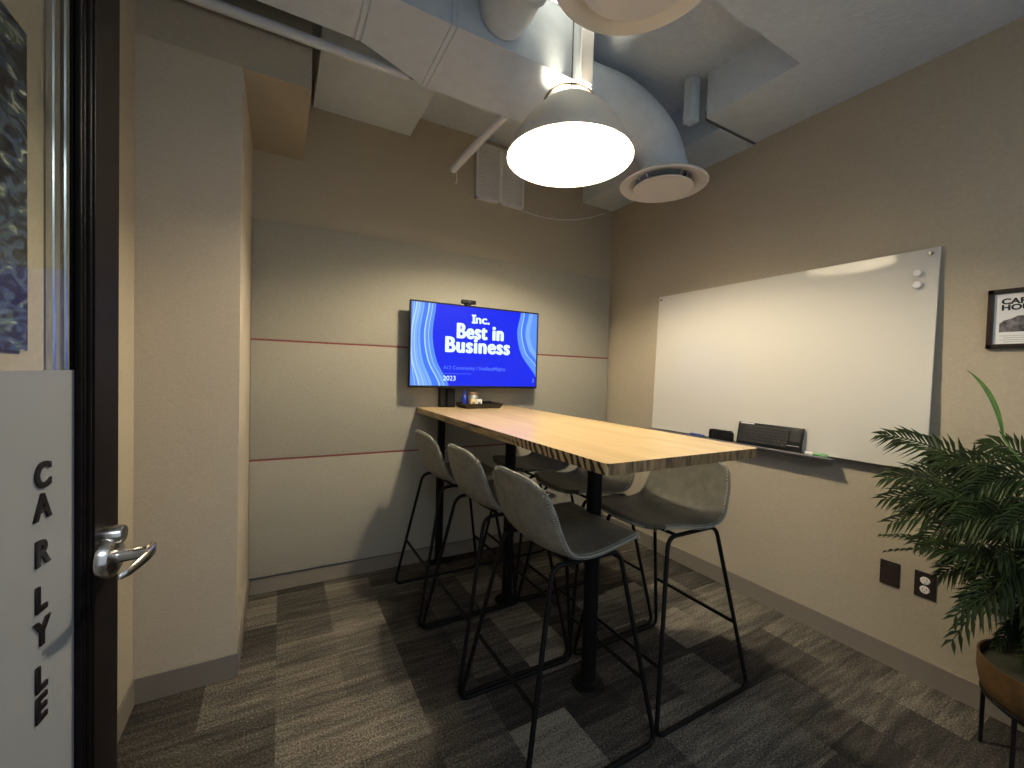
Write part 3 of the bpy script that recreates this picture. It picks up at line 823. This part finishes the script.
bm = bmesh.new(); lathe(bm, [(0, 0.088), (0.010, 0.088), (0.010, 0.108), (0, 0.110)], seg=20); link('cap', bm, M['blue_glass'], t, smooth=40)
for i, (x, y, rz, mt, lab) in enumerate(((1.150, 2.615, 0.12, 'yellow', 'cream coloured packet standing in the tray, left of the white packet'),
                                         (1.194, 2.612, -0.1, 'paper', 'white packet standing at the front of the dark tray'))):
    t = thing('packet', lab, 'packet', (x, y, TT+0.0065), rz)
    bm = bmesh.new(); box(bm, (-0.020, -0.012, 0), (0.020, 0.012, 0.055), 0.002); link('packet_box', bm, M[mt], t)
    bm = bmesh.new(); box(bm, (-0.010, -0.0128, 0.016), (0.010, -0.0118, 0.036)); link('printed_label', bm, M['grey_print'], t)
t = thing('jar', 'small grey jar with a dark lid behind the packets in the tray', 'jar', (1.178, 2.675, TT+0.0065))
bm = bmesh.new(); lathe(bm, [(0, 0), (0.036, 0), (0.038, 0.005), (0.038, 0.075), (0.033, 0.082), (0.0, 0.082)], seg=28); link('jar_body', bm, M['alu'], t, smooth=40)
bm = bmesh.new(); lathe(bm, [(0, 0.082), (0.036, 0.082), (0.036, 0.100), (0, 0.102)], seg=28); link('jar_lid', bm, M['strap'], t, smooth=40)
t = thing('cloth_bundle', 'dark cable bundle lying in the right half of the tray', 'cable', (1.272, 2.645, TT+0.0065))
bm = bmesh.new()
for k in range(3):
    tube(bm, [(0.045*math.cos(a)*(1-k*0.15), 0.035*math.sin(a), 0.010+k*0.011+0.003*math.sin(3*a)) for a in [2*PI*i/24 for i in range(24)]], 0.006, closed=True, seg=8)
link('cable_coil', bm, M['black_plastic'], t, smooth=180)
t.name = 'cable_bundle'

# ------------------------------------------------------------------ whiteboard
WY0, WY1, WZ0, WZ1 = 0.702, 2.231, 0.936, 1.916
t = thing('whiteboard', 'large white glass board mounted on the right wall', 'whiteboard', (XR, (WY0+WY1)/2, WZ0))
hw = (WY1-WY0)/2; hh = WZ1-WZ0
bm = bmesh.new(); box(bm, (-0.030, -hw, 0), (-0.022, hw, hh), 0.0015)
bmesh.ops.transform(bm, matrix=Matrix.Translation((-0.004, 0, hh/2)) @ Matrix.Rotation(math.radians(1.75), 4, 'Y') @ Matrix.Rotation(math.radians(0.25), 4, 'Z') @ Matrix.Translation((0, 0, -hh/2)), verts=bm.verts); link('glass_panel', bm, M['whiteboard'], t)
bm = bmesh.new(); box(bm, (-0.008, -hw+0.05, 0.05), (-0.0005, hw-0.05, hh-0.05)); link('back_frame', bm, M['grey_print'], t)
for y in (-hw+0.025, hw-0.025):
    for z in (0.025, hh-0.025):
        bm = bmesh.new(); lathe(bm, [(0, 0.034), (0.007, 0.033), (0.008, 0.030), (0.008, 0.002), (0, 0.002)], (0, y, z), seg=20, axis=(-1, 0, 0)); link('standoff_bolt', bm, M['steel'], t, smooth=40)
# round glass-board magnets near the top right corner
for z, lab in ((1.812, 'upper clear round magnet at the right edge of the whiteboard'), (1.760, 'lower clear round magnet at the right edge of the whiteboard')):
    bm = bmesh.new(); lathe(bm, [(0, 0.010), (0.013, 0.010), (0.015, 0.008), (0.015, 0.0), (0, 0)], (0, 0, 0), seg=24, axis=(-1, 0, 0))
    o = tag(link('magnet', bm, M['white_plastic'], smooth=40), lab, 'magnet'); o.location = (XR-0.0285, 0.768, z)
t = thing('marker_tray', 'narrow grey metal tray along the bottom edge of the whiteboard', 'tray', (XR, 1.63, 0.924))
bm = bmesh.new(); box(bm, (-0.098, -0.585, 0.0), (-0.0315, 0.60, 0.004), 0.001); box(bm, (-0.098, -0.585, 0.0), (-0.095, 0.60, 0.012), 0.001); link('shelf', bm, M['alu'], t)
bm = bmesh.new(); box(bm, (-0.034, -0.585, -0.022), (-0.0315, 0.60, 0.0), 0.0005); box(bm, (-0.0315, -0.5, -0.018), (-0.0003, 0.5, -0.004), 0.001); link('wall_bracket', bm, M['alu'], t)
tz = 0.9298
# keyboard leaning against the board
t = thing('keyboard', 'black wireless keyboard leaning upright against the whiteboard in the tray', 'keyboard', (XR-0.084, 1.362, tz))
tilt = Matrix.Rotation(math.radians(11), 4, 'Y')
bm = bmesh.new(); box(bm, (-0.006, -0.180, 0), (0.006, 0.180, 0.136), 0.003, mat=tilt); link('keyboard_case', bm, M['black_plastic'], t, smooth=40)
bm = bmesh.new()
for r in range(6):
    n = 15
    for c in range(n):
        y = 0.170-0.0185*c; z = 0.022+r*0.0175
        if r == 0 and 3 < c < 9: continue
        box(bm, (-0.0080, y-0.0160, z), (-0.0060, y, z+0.0145), 0.0008, mat=tilt)
box(bm, (-0.0080, 0.170-0.0185*9+0.002, 0.022), (-0.0060, 0.170-0.0185*4, 0.0365), 0.0008, mat=tilt)
link('keys', bm, M['key'], t)
bm = bmesh.new(); box(bm, (-0.0075, -0.170, 0.060), (-0.0060, -0.118, 0.115), 0.0008, mat=tilt); link('touchpad', bm, M['key'], t)
bm = bmesh.new(); box(bm, (-0.0068, 0.085, 0.1275), (-0.0060, 0.165, 0.1335), 0, mat=tilt); link('label_strip', bm, M['white_plastic'], t)
bm = bmesh.new(); box(bm, (-0.0068, -0.168, 0.035), (-0.0060, -0.085, 0.0365), 0, mat=tilt); link('button_line', bm, M['white_plastic'], t)
# remote / cleaning block
t = thing('board_eraser', 'black ridged eraser block standing in the whiteboard tray left of the keyboard', 'eraser', (XR-0.066, 1.655, tz))
bm = bmesh.new(); box(bm, (-0.022, -0.076, 0), (0.020, 0.076, 0.060), 0.012); link('eraser_body', bm, M['black_plastic'], t, smooth=50)
bm = bmesh.new()
for k in range(9):
    y = -0.064+k*0.0155; box(bm, (-0.025, y, 0.012), (0.018, y+0.008, 0.066), 0.003)
link('ridges', bm, M['black_plastic'], t)
for y, L_, mt, lab in ((1.118, 0.10, 'green', 'green marker pen lying in the tray right of the keyboard'),
                      (1.83, 0.10, 'blue_marker', 'blue marker pen lying in the tray left of the black eraser')):
    t = thing('marker_pen', lab, 'marker', (XR-0.064, y, tz+0.009))
    bm = bmesh.new(); lathe(bm, [(0, -L_/2), (0.007, -L_/2), (0.008, -L_/2+0.004), (0.008, L_*0.15), (0, L_*0.15)], seg=16, axis=(0, 1, 0)); link('barrel', bm, M[mt], t, smooth=40)
    bm = bmesh.new(); lathe(bm, [(0, L_*0.151), (0.009, L_*0.151), (0.009, L_/2), (0.006, L_/2+0.004), (0, L_/2+0.004)], seg=16, axis=(0, 1, 0)); link('cap', bm, M[mt if mt != 'green' else 'white_plastic'], t, smooth=40)

# ------------------------------------------------------------------ poster, outlets
t = thing('framed_poster', 'dark framed black and white print at the right edge of the wall', 'picture', (XR, 0.43, 1.585))
bm = bmesh.new()
H2, W2 = 0.117, 0.125
for lo_, hi_ in (((-0.018, -W2, -H2), (-0.0005, W2, -H2+0.018)), ((-0.018, -W2, H2-0.018), (-0.0005, W2, H2)), ((-0.018, -W2, -H2), (-0.0005, -W2+0.018, H2)), ((-0.018, W2-0.018, -H2), (-0.0005, W2, H2))):
    box(bm, lo_, hi_, 0.002)
link('picture_frame', bm, M['frame'], t)
bm = bmesh.new(); box(bm, (-0.009, -W2+0.012, -H2+0.012), (-0.002, W2-0.012, H2-0.012)); pr = link('print', bm, M['paper'], t)
def wall_text(body, size, y, z, x, parent, mat, off_=0.0, sx=1.0):
    # text on the right wall, read from inside the room (left = +y)
    MM = Matrix.Translation((x, y, z)) @ Matrix(((0, 0, -1, 0), (-1, 0, 0, 0), (0, 1, 0, 0), (0, 0, 0, 1))) @ Matrix.Diagonal((sx, 1, 1, 1))
    text_mesh('printed_text', body, size, mat, parent, MM, 0.0002, off_)
wall_text('CARLYLE', 0.030, W2-0.036, 0.058, -0.0095, pr, M['black_print'], 0.0012, 1.15)
wall_text('HOUSE', 0.030, W2-0.036, 0.034, -0.0095, pr, M['black_print'], 0.0012, 1.15)
bm = bmesh.new()
sil = [(0.092, -0.052), (0.092, -0.018), (0.080, -0.006), (0.060, 0.000), (0.045, 0.010), (0.010, 0.012), (-0.020, 0.004), (-0.060, 0.010), (-0.092, -0.006), (-0.092, -0.052)]
vs = [bm.verts.new((-0.0093, y, z)) for y, z in sil]; ws = [bm.verts.new((-0.0089, y, z)) for y, z in sil]
bm.faces.new(vs); bm.faces.new(list(reversed(ws)))
for i in range(len(sil)): bm.faces.new((vs[i], vs[(i+1) % len(sil)], ws[(i+1) % len(sil)], ws[i]))
link('printed_building', bm, new_mat('photo_print', (0.13, 0.12, 0.12), 0.7, noise=(60, 0.9)), pr)
bm = bmesh.new()
for k in range(4): box(bm, (-0.0094, -0.08, -0.068-k*0.008), (-0.0089, 0.09-(k % 2)*0.01, -0.0655-k*0.008))
link('printed_lines', bm, new_mat('pale_print', (0.5, 0.48, 0.47), 0.7), pr)

for y, kind, lab in ((0.820, 0, 'dark blank wall plate left of the power outlet on the right wall'), (0.697, 1, 'dark double power outlet low on the right wall beside the palm')):
    t = thing('wall_plate' if kind == 0 else 'power_outlet', lab, 'outlet', (XR, y, 0.432))
    bm = bmesh.new(); box(bm, (-0.006, -0.036, -0.056), (-0.0002, 0.036, 0.056), 0.002); link('cover_plate', bm, M['plate'], t)
    if kind == 0:
        for z in (-0.042, 0.042):
            bm = bmesh.new(); lathe(bm, [(0, 0.0075), (0.003, 0.007), (0.0035, 0.0055), (0, 0.0055)], (0, 0, z), seg=12, axis=(-1, 0, 0)); link('screw', bm, M['steel'], t)
    else:
        for z in (-0.020, 0.020):
            bm = bmesh.new()
            lathe(bm, [(0, 0.009), (0.0155, 0.009), (0.017, 0.006), (0, 0.006)], (0, 0, z), seg=24, axis=(-1, 0, 0))
            f = link('socket_face', bm, M['white_plastic'], t, smooth=40)
            bm = bmesh.new()
            for yy in (-0.0065, 0.0065): box(bm, (-0.0096, yy-0.001, z-0.001), (-0.0089, yy+0.001, z+0.008))
            lathe(bm, [(0, 0.0096), (0.0025, 0.0096), (0.0025, 0.0089)], (0, 0, z-0.008), seg=12, axis=(-1, 0, 0))
            link('slots', bm, M['black_print'], f)

# ------------------------------------------------------------------ glass door (open, on the left)
DD = Vector((0.1165, 0.9932, 0)); DN = Vector((0.9932, -0.1165, 0)); E0 = Vector((-0.261, 1.031, 0))
DW, DH, DT = 0.90, 2.13, 0.032
door = bpy.data.objects.new('door_1', None); COL.objects.link(door); door.empty_display_size = 0.05
door['kind'] = 'structure'; door['label'] = 'open dark-framed glass door with CARLYLE lettering'
door.location = E0 - DD*DW
door.rotation_euler = (0, 0, math.atan2(DD.y, DD.x))
# local frame: +x along the door from hinge to free edge, -y toward the camera side, z up
def dp(s, out, z): return Vector((DW-s, -out, z))       # s = distance from the free edge
def dbox(bm, s0, s1, o0, o1, z0, z1, bev=0.0):
    a, b = dp(s0, o0, z0), dp(s1, o1, z1)
    box(bm, [min(a[i], b[i]) for i in range(3)], [max(a[i], b[i]) for i in range(3)], bev)
for nm, s0, s1 in (('stile', 0.0, 0.082), ('stile', DW-0.10, DW)):
    bm = bmesh.new(); dbox(bm, s0, s1, -DT, 0, 0.008, DH, 0.0015); link(nm, bm, M['door_metal'], door)
for z0, z1 in ((0.008, 0.20), (DH-0.10, DH)):
    bm = bmesh.new(); dbox(bm, 0.082, DW-0.1, -DT, 0, z0, z1, 0.0015); link('rail', bm, M['door_metal'], door)
# stepped glazing bead
bm = bmesh.new()
dbox(bm, 0.082, 0.088, -0.012, -0.003, 0.2, DH-0.1, 0.002); dbox(bm, 0.088, 0.094, -0.016, -0.008, 0.2, DH-0.1, 0.002); dbox(bm, 0.094, 0.100, -0.018, -0.010, 0.2, DH-0.1, 0.002)
dbox(bm, 0.080, 0.086, -DT+0.001, -DT+0.006, 0.2, DH-0.1, 0.002)
dbox(bm, DW-0.134, DW-0.100, -0.018, -0.006, 0.2, DH-0.1, 0.002)
link('glazing_bead', bm, M['door_metal'], door)
bm = bmesh.new(); dbox(bm, 0.092, DW-0.12, -0.025, -0.020, 0.2, DH-0.1); pane = link('glass_pane', bm, M['glass'], door)
bm = bmesh.new(); dbox(bm, 0.098, DW-0.13, -0.0196, -0.0190, 0.2, 1.302); link('frosted_film', bm, M['frosted'], pane)['label'] = 'grey frosted film on the lower half of the glass'
for ch, z in zip('CARLYLE', (1.151, 1.105, 1.038, 0.971, 0.920, 0.854, 0.809)):
    p = dp(0.196, -0.0175, z-0.018)
    MM = Matrix.Translation(p) @ Matrix.Rotation(PI/2, 4, 'X')
    text_mesh('letter', ch, 0.051, M['letter'], door, MM, 0.0015, 0.0016)
# lever handle
bm = bmesh.new(); lathe(bm, [(0, 0.020), (0.024, 0.020), (0.033, 0.016), (0.037, 0.009), (0.037, 0.0002), (0, 0.0002)], dp(0.050, 0, 0.972), seg=40, axis=(0, -1, 0))
hd = link('door_handle', bm, M['chrome'], door, smooth=35)
bm = bmesh.new()
tube(bm, [dp(0.050, 0.015, 0.972), dp(0.050, 0.052, 0.974)], lambda t_: 0.0125-0.002*t_, seg=20)
link('neck', bm, M['chrome'], hd, smooth=40)
bm = bmesh.new()
prev = None
path = [(0.034, 0.060, 0.981), (0.040, 0.066, 0.980), (0.055, 0.069, 0.978), (0.075, 0.068, 0.975), (0.095, 0.064, 0.972), (0.115, 0.058, 0.968), (0.130, 0.051, 0.965)]
for i, (s, o_, z) in enumerate(path):
    h = (0.004, 0.009, 0.0105, 0.010, 0.009, 0.008, 0.004)[i]; th = (0.003, 0.005, 0.006, 0.005, 0.0045, 0.004, 0.002)[i]
    ring = [bm.verts.new(dp(s, o_+th*math.cos(a), z+h*math.sin(a))) for a in [2*PI*k/16 for k in range(16)]]
    if prev:
        for k in range(16): bm.faces.new((prev[k], prev[(k+1) % 16], ring[(k+1) % 16], ring[k]))
    else: bm.faces.new(ring)
    prev = ring
bm.faces.new(list(reversed(prev)))
tube(bm, [dp(0.050, 0.045, 0.974), dp(0.052, 0.064, 0.977)], 0.011, seg=16)
link('lever', bm, M['chrome'], hd, smooth=60)
bm = bmesh.new(); lathe(bm, [(0, 0.026), (0.014, 0.026), (0.016, 0.023), (0.016, 0.0002), (0, 0.0002)], dp(0.045, 0, 1.010), seg=28, axis=(0, -1, 0))
link('lock_cylinder', bm, M['chrome'], hd, smooth=40)

# left wall: abstract canvas and steel strips standing in for the glass edge reflection
t = thing('abstract_canvas', 'dark blue abstract canvas on the left wall, seen through the door glass', 'picture', (XL, 1.02, 1.335))
bm = bmesh.new(); box(bm, (0.0005, -0.32, 0.0), (0.012, 0.262, 0.66), 0.002); link('canvas', bm, M['art'], t)
slab('glass_edge_glint_1', (XL, 1.385, 0.101), (XL+0.018, 1.415, 2.74), 'steel', bev=0.004)
slab('glass_edge_glint_2', (XL, 1.435, 0.101), (XL+0.022, 1.51, 2.74), 'steel', bev=0.005)

# ------------------------------------------------------------------ potted palm
PC = Vector((2.27, 0.28, 0.0))
t = thing('potted_palm', 'bushy green palm in a brown pot on thin black legs by the right wall', 'plant', tuple(PC))
bm = bmesh.new()
lathe(bm, [(0.0, 0.165), (0.05, 0.167), (0.11, 0.182), (0.160, 0.215), (0.190, 0.262), (0.200, 0.315), (0.200, 0.372), (0.194, 0.372), (0.192, 0.315), (0.180, 0.268), (0.150, 0.225), (0.10, 0.195), (0.0, 0.185)], seg=56)
link('pot', bm, M['copper'], t, smooth=50)
bm = bmesh.new()
for k in range(5):
    a = math.radians(84)+k*2*PI/5
    tube(bm, [(0.187*math.cos(a), 0.187*math.sin(a), 0.0), (0.187*math.cos(a), 0.187*math.sin(a), 0.245)], 0.0065, seg=10)
tube(bm, [(0.184*math.cos(2*PI*k/48), 0.184*math.sin(2*PI*k/48), 0.243) for k in range(48)], 0.006, closed=True, seg=8)
link('plant_stand', bm, M['black_metal'], t, smooth=50)
bm = bmesh.new(); lathe(bm, [(0, 0.35), (0.1, 0.352), (0.188, 0.345), (0.188, 0.32), (0, 0.32)], seg=40); link('soil', bm, M['soil'], t, smooth=60)
rnd = random.Random(11)
def frond(root, tip, lift, n=22, ll=0.15, droop=0.03, mat='leaf', width=0.0115, roll=None):
    """one feather frond: curved rib with paired blades"""
    root, tip = Vector(root), Vector(tip)
    mid = root.lerp(tip, 0.5)+Vector((0, 0, lift))
    bm = bmesh.new()
    if roll is None: roll = rnd.uniform(35, 85)
    cr_, sr_ = math.cos(math.radians(roll)), math.sin(math.radians(roll))
    P = [root*(1-s)**2+mid*2*s*(1-s)+tip*s*s for s in [i/20 for i in range(21)]]
    tube(bm, P, lambda q: 0.0042*(1-q)+0.0012, seg=6)
    def ev(s): return root*(1-s)**2+mid*2*s*(1-s)+tip*s*s
    def tg(s): return ((mid-root)*(1-s)+(tip-mid)*s).normalized()
    n = max(12, int(n*0.72))
    for i in range(n):
        s = 0.24+0.76*i/(n-1)
        p = ev(s); d = tg(s)
        side = d.cross(Vector((0, 0, 1)))
        if side.length < 0.1: side = Vector((0, 1, 0))
        side.normalize(); up = side.cross(d).normalized()
        side, up = side*cr_+up*sr_, up*cr_-side*sr_
        L = ll*(math.sin(PI*min(1, 0.18+0.72*s))**0.8)*rnd.uniform(0.88, 1.1)
        ang = math.radians(62-34*s+rnd.uniform(-5, 5))
        for sg in (-1, 1):
            dr = (d*math.cos(ang)+side*sg*math.sin(ang)+up*(0.16+rnd.uniform(-0.1, 0.1))).normalized()
            q1 = p+dr*L*0.45; q2 = p+dr*L-Vector((0, 0, droop*(1+rnd.random())*L/0.15))
            wv = d.cross(dr).cross(dr).normalized()*width*0.5
            nn = dr.cross(wv).normalized()*0.0018
            a0 = bm.verts.new(p+wv*0.3); a1 = bm.verts.new(p-wv*0.3)
            b0 = bm.verts.new(q1+wv+nn); b1 = bm.verts.new(q1-wv+nn); bc = bm.verts.new(q1-nn); c = bm.verts.new(q2)
            ac = bm.verts.new(p-nn*0.5)
            bm.faces.new((a0, ac, bc, b0)); bm.faces.new((ac, a1, b1, bc)); bm.faces.new((b0, bc, c)); bm.faces.new((bc, b1, c))
    return link('frond', bm, M[mat], t)
def stem(a, b, r=0.009):
    a, b = Vector(a), Vector(b); m_ = a.lerp(b, 0.5)+Vector((rnd.uniform(-.01, .01), rnd.uniform(-.01, .01), 0))
    bm = bmesh.new(); tube(bm, [a*(1-s)**2+m_*2*s*(1-s)+b*s*s for s in [i/8 for i in range(9)]], lambda q: r*(1-0.45*q), seg=8)
    link('stem', bm, M['stem'], t, smooth=60)
def W(x, y, z): return Vector((x, y, z))-PC
tops = [W(2.27, 0.36, 0.86), W(2.24, 0.30, 0.80), W(2.31, 0.27, 0.92), W(2.29, 0.22, 0.84), W(2.22, 0.36, 0.68), W(2.33, 0.33, 0.98)]
for k, tp in enumerate(tops):
    a = k*1.1
    stem(Vector((0.06*math.cos(a), 0.06*math.sin(a), 0.345)), tp)
# fronds that read in the photograph (tips placed on the room side of the plant)
spec = [
    (0, W(2.28, 0.795, 1.095), 0.13, 34, 0.125, 70), (0, W(2.20, 0.745, 0.930), 0.12, 28, 0.13, 70), (1, W(2.18, 0.735, 0.850), 0.14, 26, 0.13, 75),
    (1, W(2.14, 0.70, 0.770), 0.14, 26, 0.12, 80), (4, W(2.18, 0.745, 0.690), 0.07, 24, 0.045, 30), (4, W(2.20, 0.735, 0.625), 0.08, 22, 0.04, 20),
    (1, W(2.05, 0.50, 0.84), 0.12, 26, 0.13, 70), (0, W(2.35, 0.66, 1.02), 0.10, 24, 0.11, 60), (2, W(2.24, 0.60, 1.02), 0.10, 26, 0.12, 70),
    (3, W(2.00, 0.38, 0.88), 0.15, 24, 0.13, 60), (5, W(2.32, 0.50, 1.10), 0.08, 20, 0.10, 60), (5, W(2.38, 0.22, 1.35), 0.05, 22, 0.12, 50),
    (2, W(2.12, 0.10, 1.12), 0.14, 22, 0.13, 50), (3, W(2.08, -0.02, 0.90), 0.14, 22, 0.12, 50), (3, W(2.34, -0.05, 0.85), 0.16, 20, 0.11, 50),
    (1, W(2.02, 0.20, 0.62), 0.14, 22, 0.12, 60), (4, W(2.20, 0.57, 0.60), 0.12, 24, 0.10, 70),
    (4, W(2.14, 0.47, 0.54), 0.15, 22, 0.10, 70), (1, W(2.14, 0.62, 0.72), 0.14, 26, 0.12, 80), (0, W(2.33, 0.60, 0.80), 0.14, 24, 0.10, 70),
    (1, W(2.10, 0.12, 0.50), 0.18, 20, 0.11, 60), (0, W(2.20, 0.68, 0.83), 0.14, 28, 0.13, 70), (2, W(2.12, 0.48, 0.95), 0.16, 26, 0.13, 70)]
for k, tip, lift, n, ll, rl in spec:
    frond(tops[k], tip, lift, n, ll, roll=rl)
for q in range(11):       # low fronds hanging over the pot
    a = math.radians(rnd.uniform(80, 250)); r_ = rnd.uniform(0.08, 0.17)
    frond(Vector((0.05*math.cos(a), 0.05*math.sin(a), rnd.uniform(0.42, 0.6))), Vector((min(0.19, math.cos(a)*r_), math.sin(a)*r_, rnd.uniform(0.42, 0.56))), rnd.uniform(0.05, 0.10), 16, rnd.uniform(0.05, 0.075))
for q in range(30):       # small leaves filling the pot
    a = rnd.uniform(0, 2*PI); r_ = rnd.uniform(0.10, 0.19)
    frond(Vector((0.03*math.cos(a), 0.03*math.sin(a), 0.36)), Vector((math.cos(a)*r_, math.sin(a)*r_, rnd.uniform(0.40, 0.48))), rnd.uniform(0.06, 0.13), 20, 0.085)
for q in range(22):       # the dense inner crown
    a = math.radians(rnd.uniform(75, 300)); k = rnd.randrange(6)
    L_ = rnd.uniform(0.22, 0.40); r0 = tops[k]
    tp = r0*0.95+Vector((math.cos(a)*L_, math.sin(a)*L_, rnd.uniform(-0.30, 0.12)))
    tp.x = min(tp.x, 0.19); tp.z = max(tp.z, 0.46)
    if tp.z < 0.68: tp.y = min(tp.y, 0.20)
    frond(r0*rnd.uniform(0.8, 1.0), tp, rnd.uniform(0.06, 0.14), 20, rnd.uniform(0.09, 0.125))
# one tall young spear leaf
bm = bmesh.new()
A, Bm, Cc = W(2.30, 0.455, 1.13), W(2.30, 0.475, 1.30), W(2.30, 0.557, 1.378)
rows = []
for i in range(15):
    s = i/14; p = A*(1-s)**2+Bm*2*s*(1-s)+Cc*s*s
    wd = 0.0075*math.sin(PI*(0.12+0.86*s))
    d = ((Bm-A)*(1-s)+(Cc-Bm)*s).normalized(); sd = d.cross(Vector((1, 0.3, 0))).normalized()
    rows.append((bm.verts.new(p+sd*wd), bm.verts.new(p+Vector((0.003, 0, 0))), bm.verts.new(p-sd*wd)))
for r0, r1_ in zip(rows, rows[1:]):
    bm.faces.new((r0[0], r0[1], r1_[1], r1_[0])); bm.faces.new((r0[1], r0[2], r1_[2], r1_[1]))
tube(bm, [tops[5], W(2.31, 0.41, 1.05), A], 0.003, seg=6)
link('spear_leaf', bm, M['leaf_light'], t)['label'] = 'single upright light green leaf'
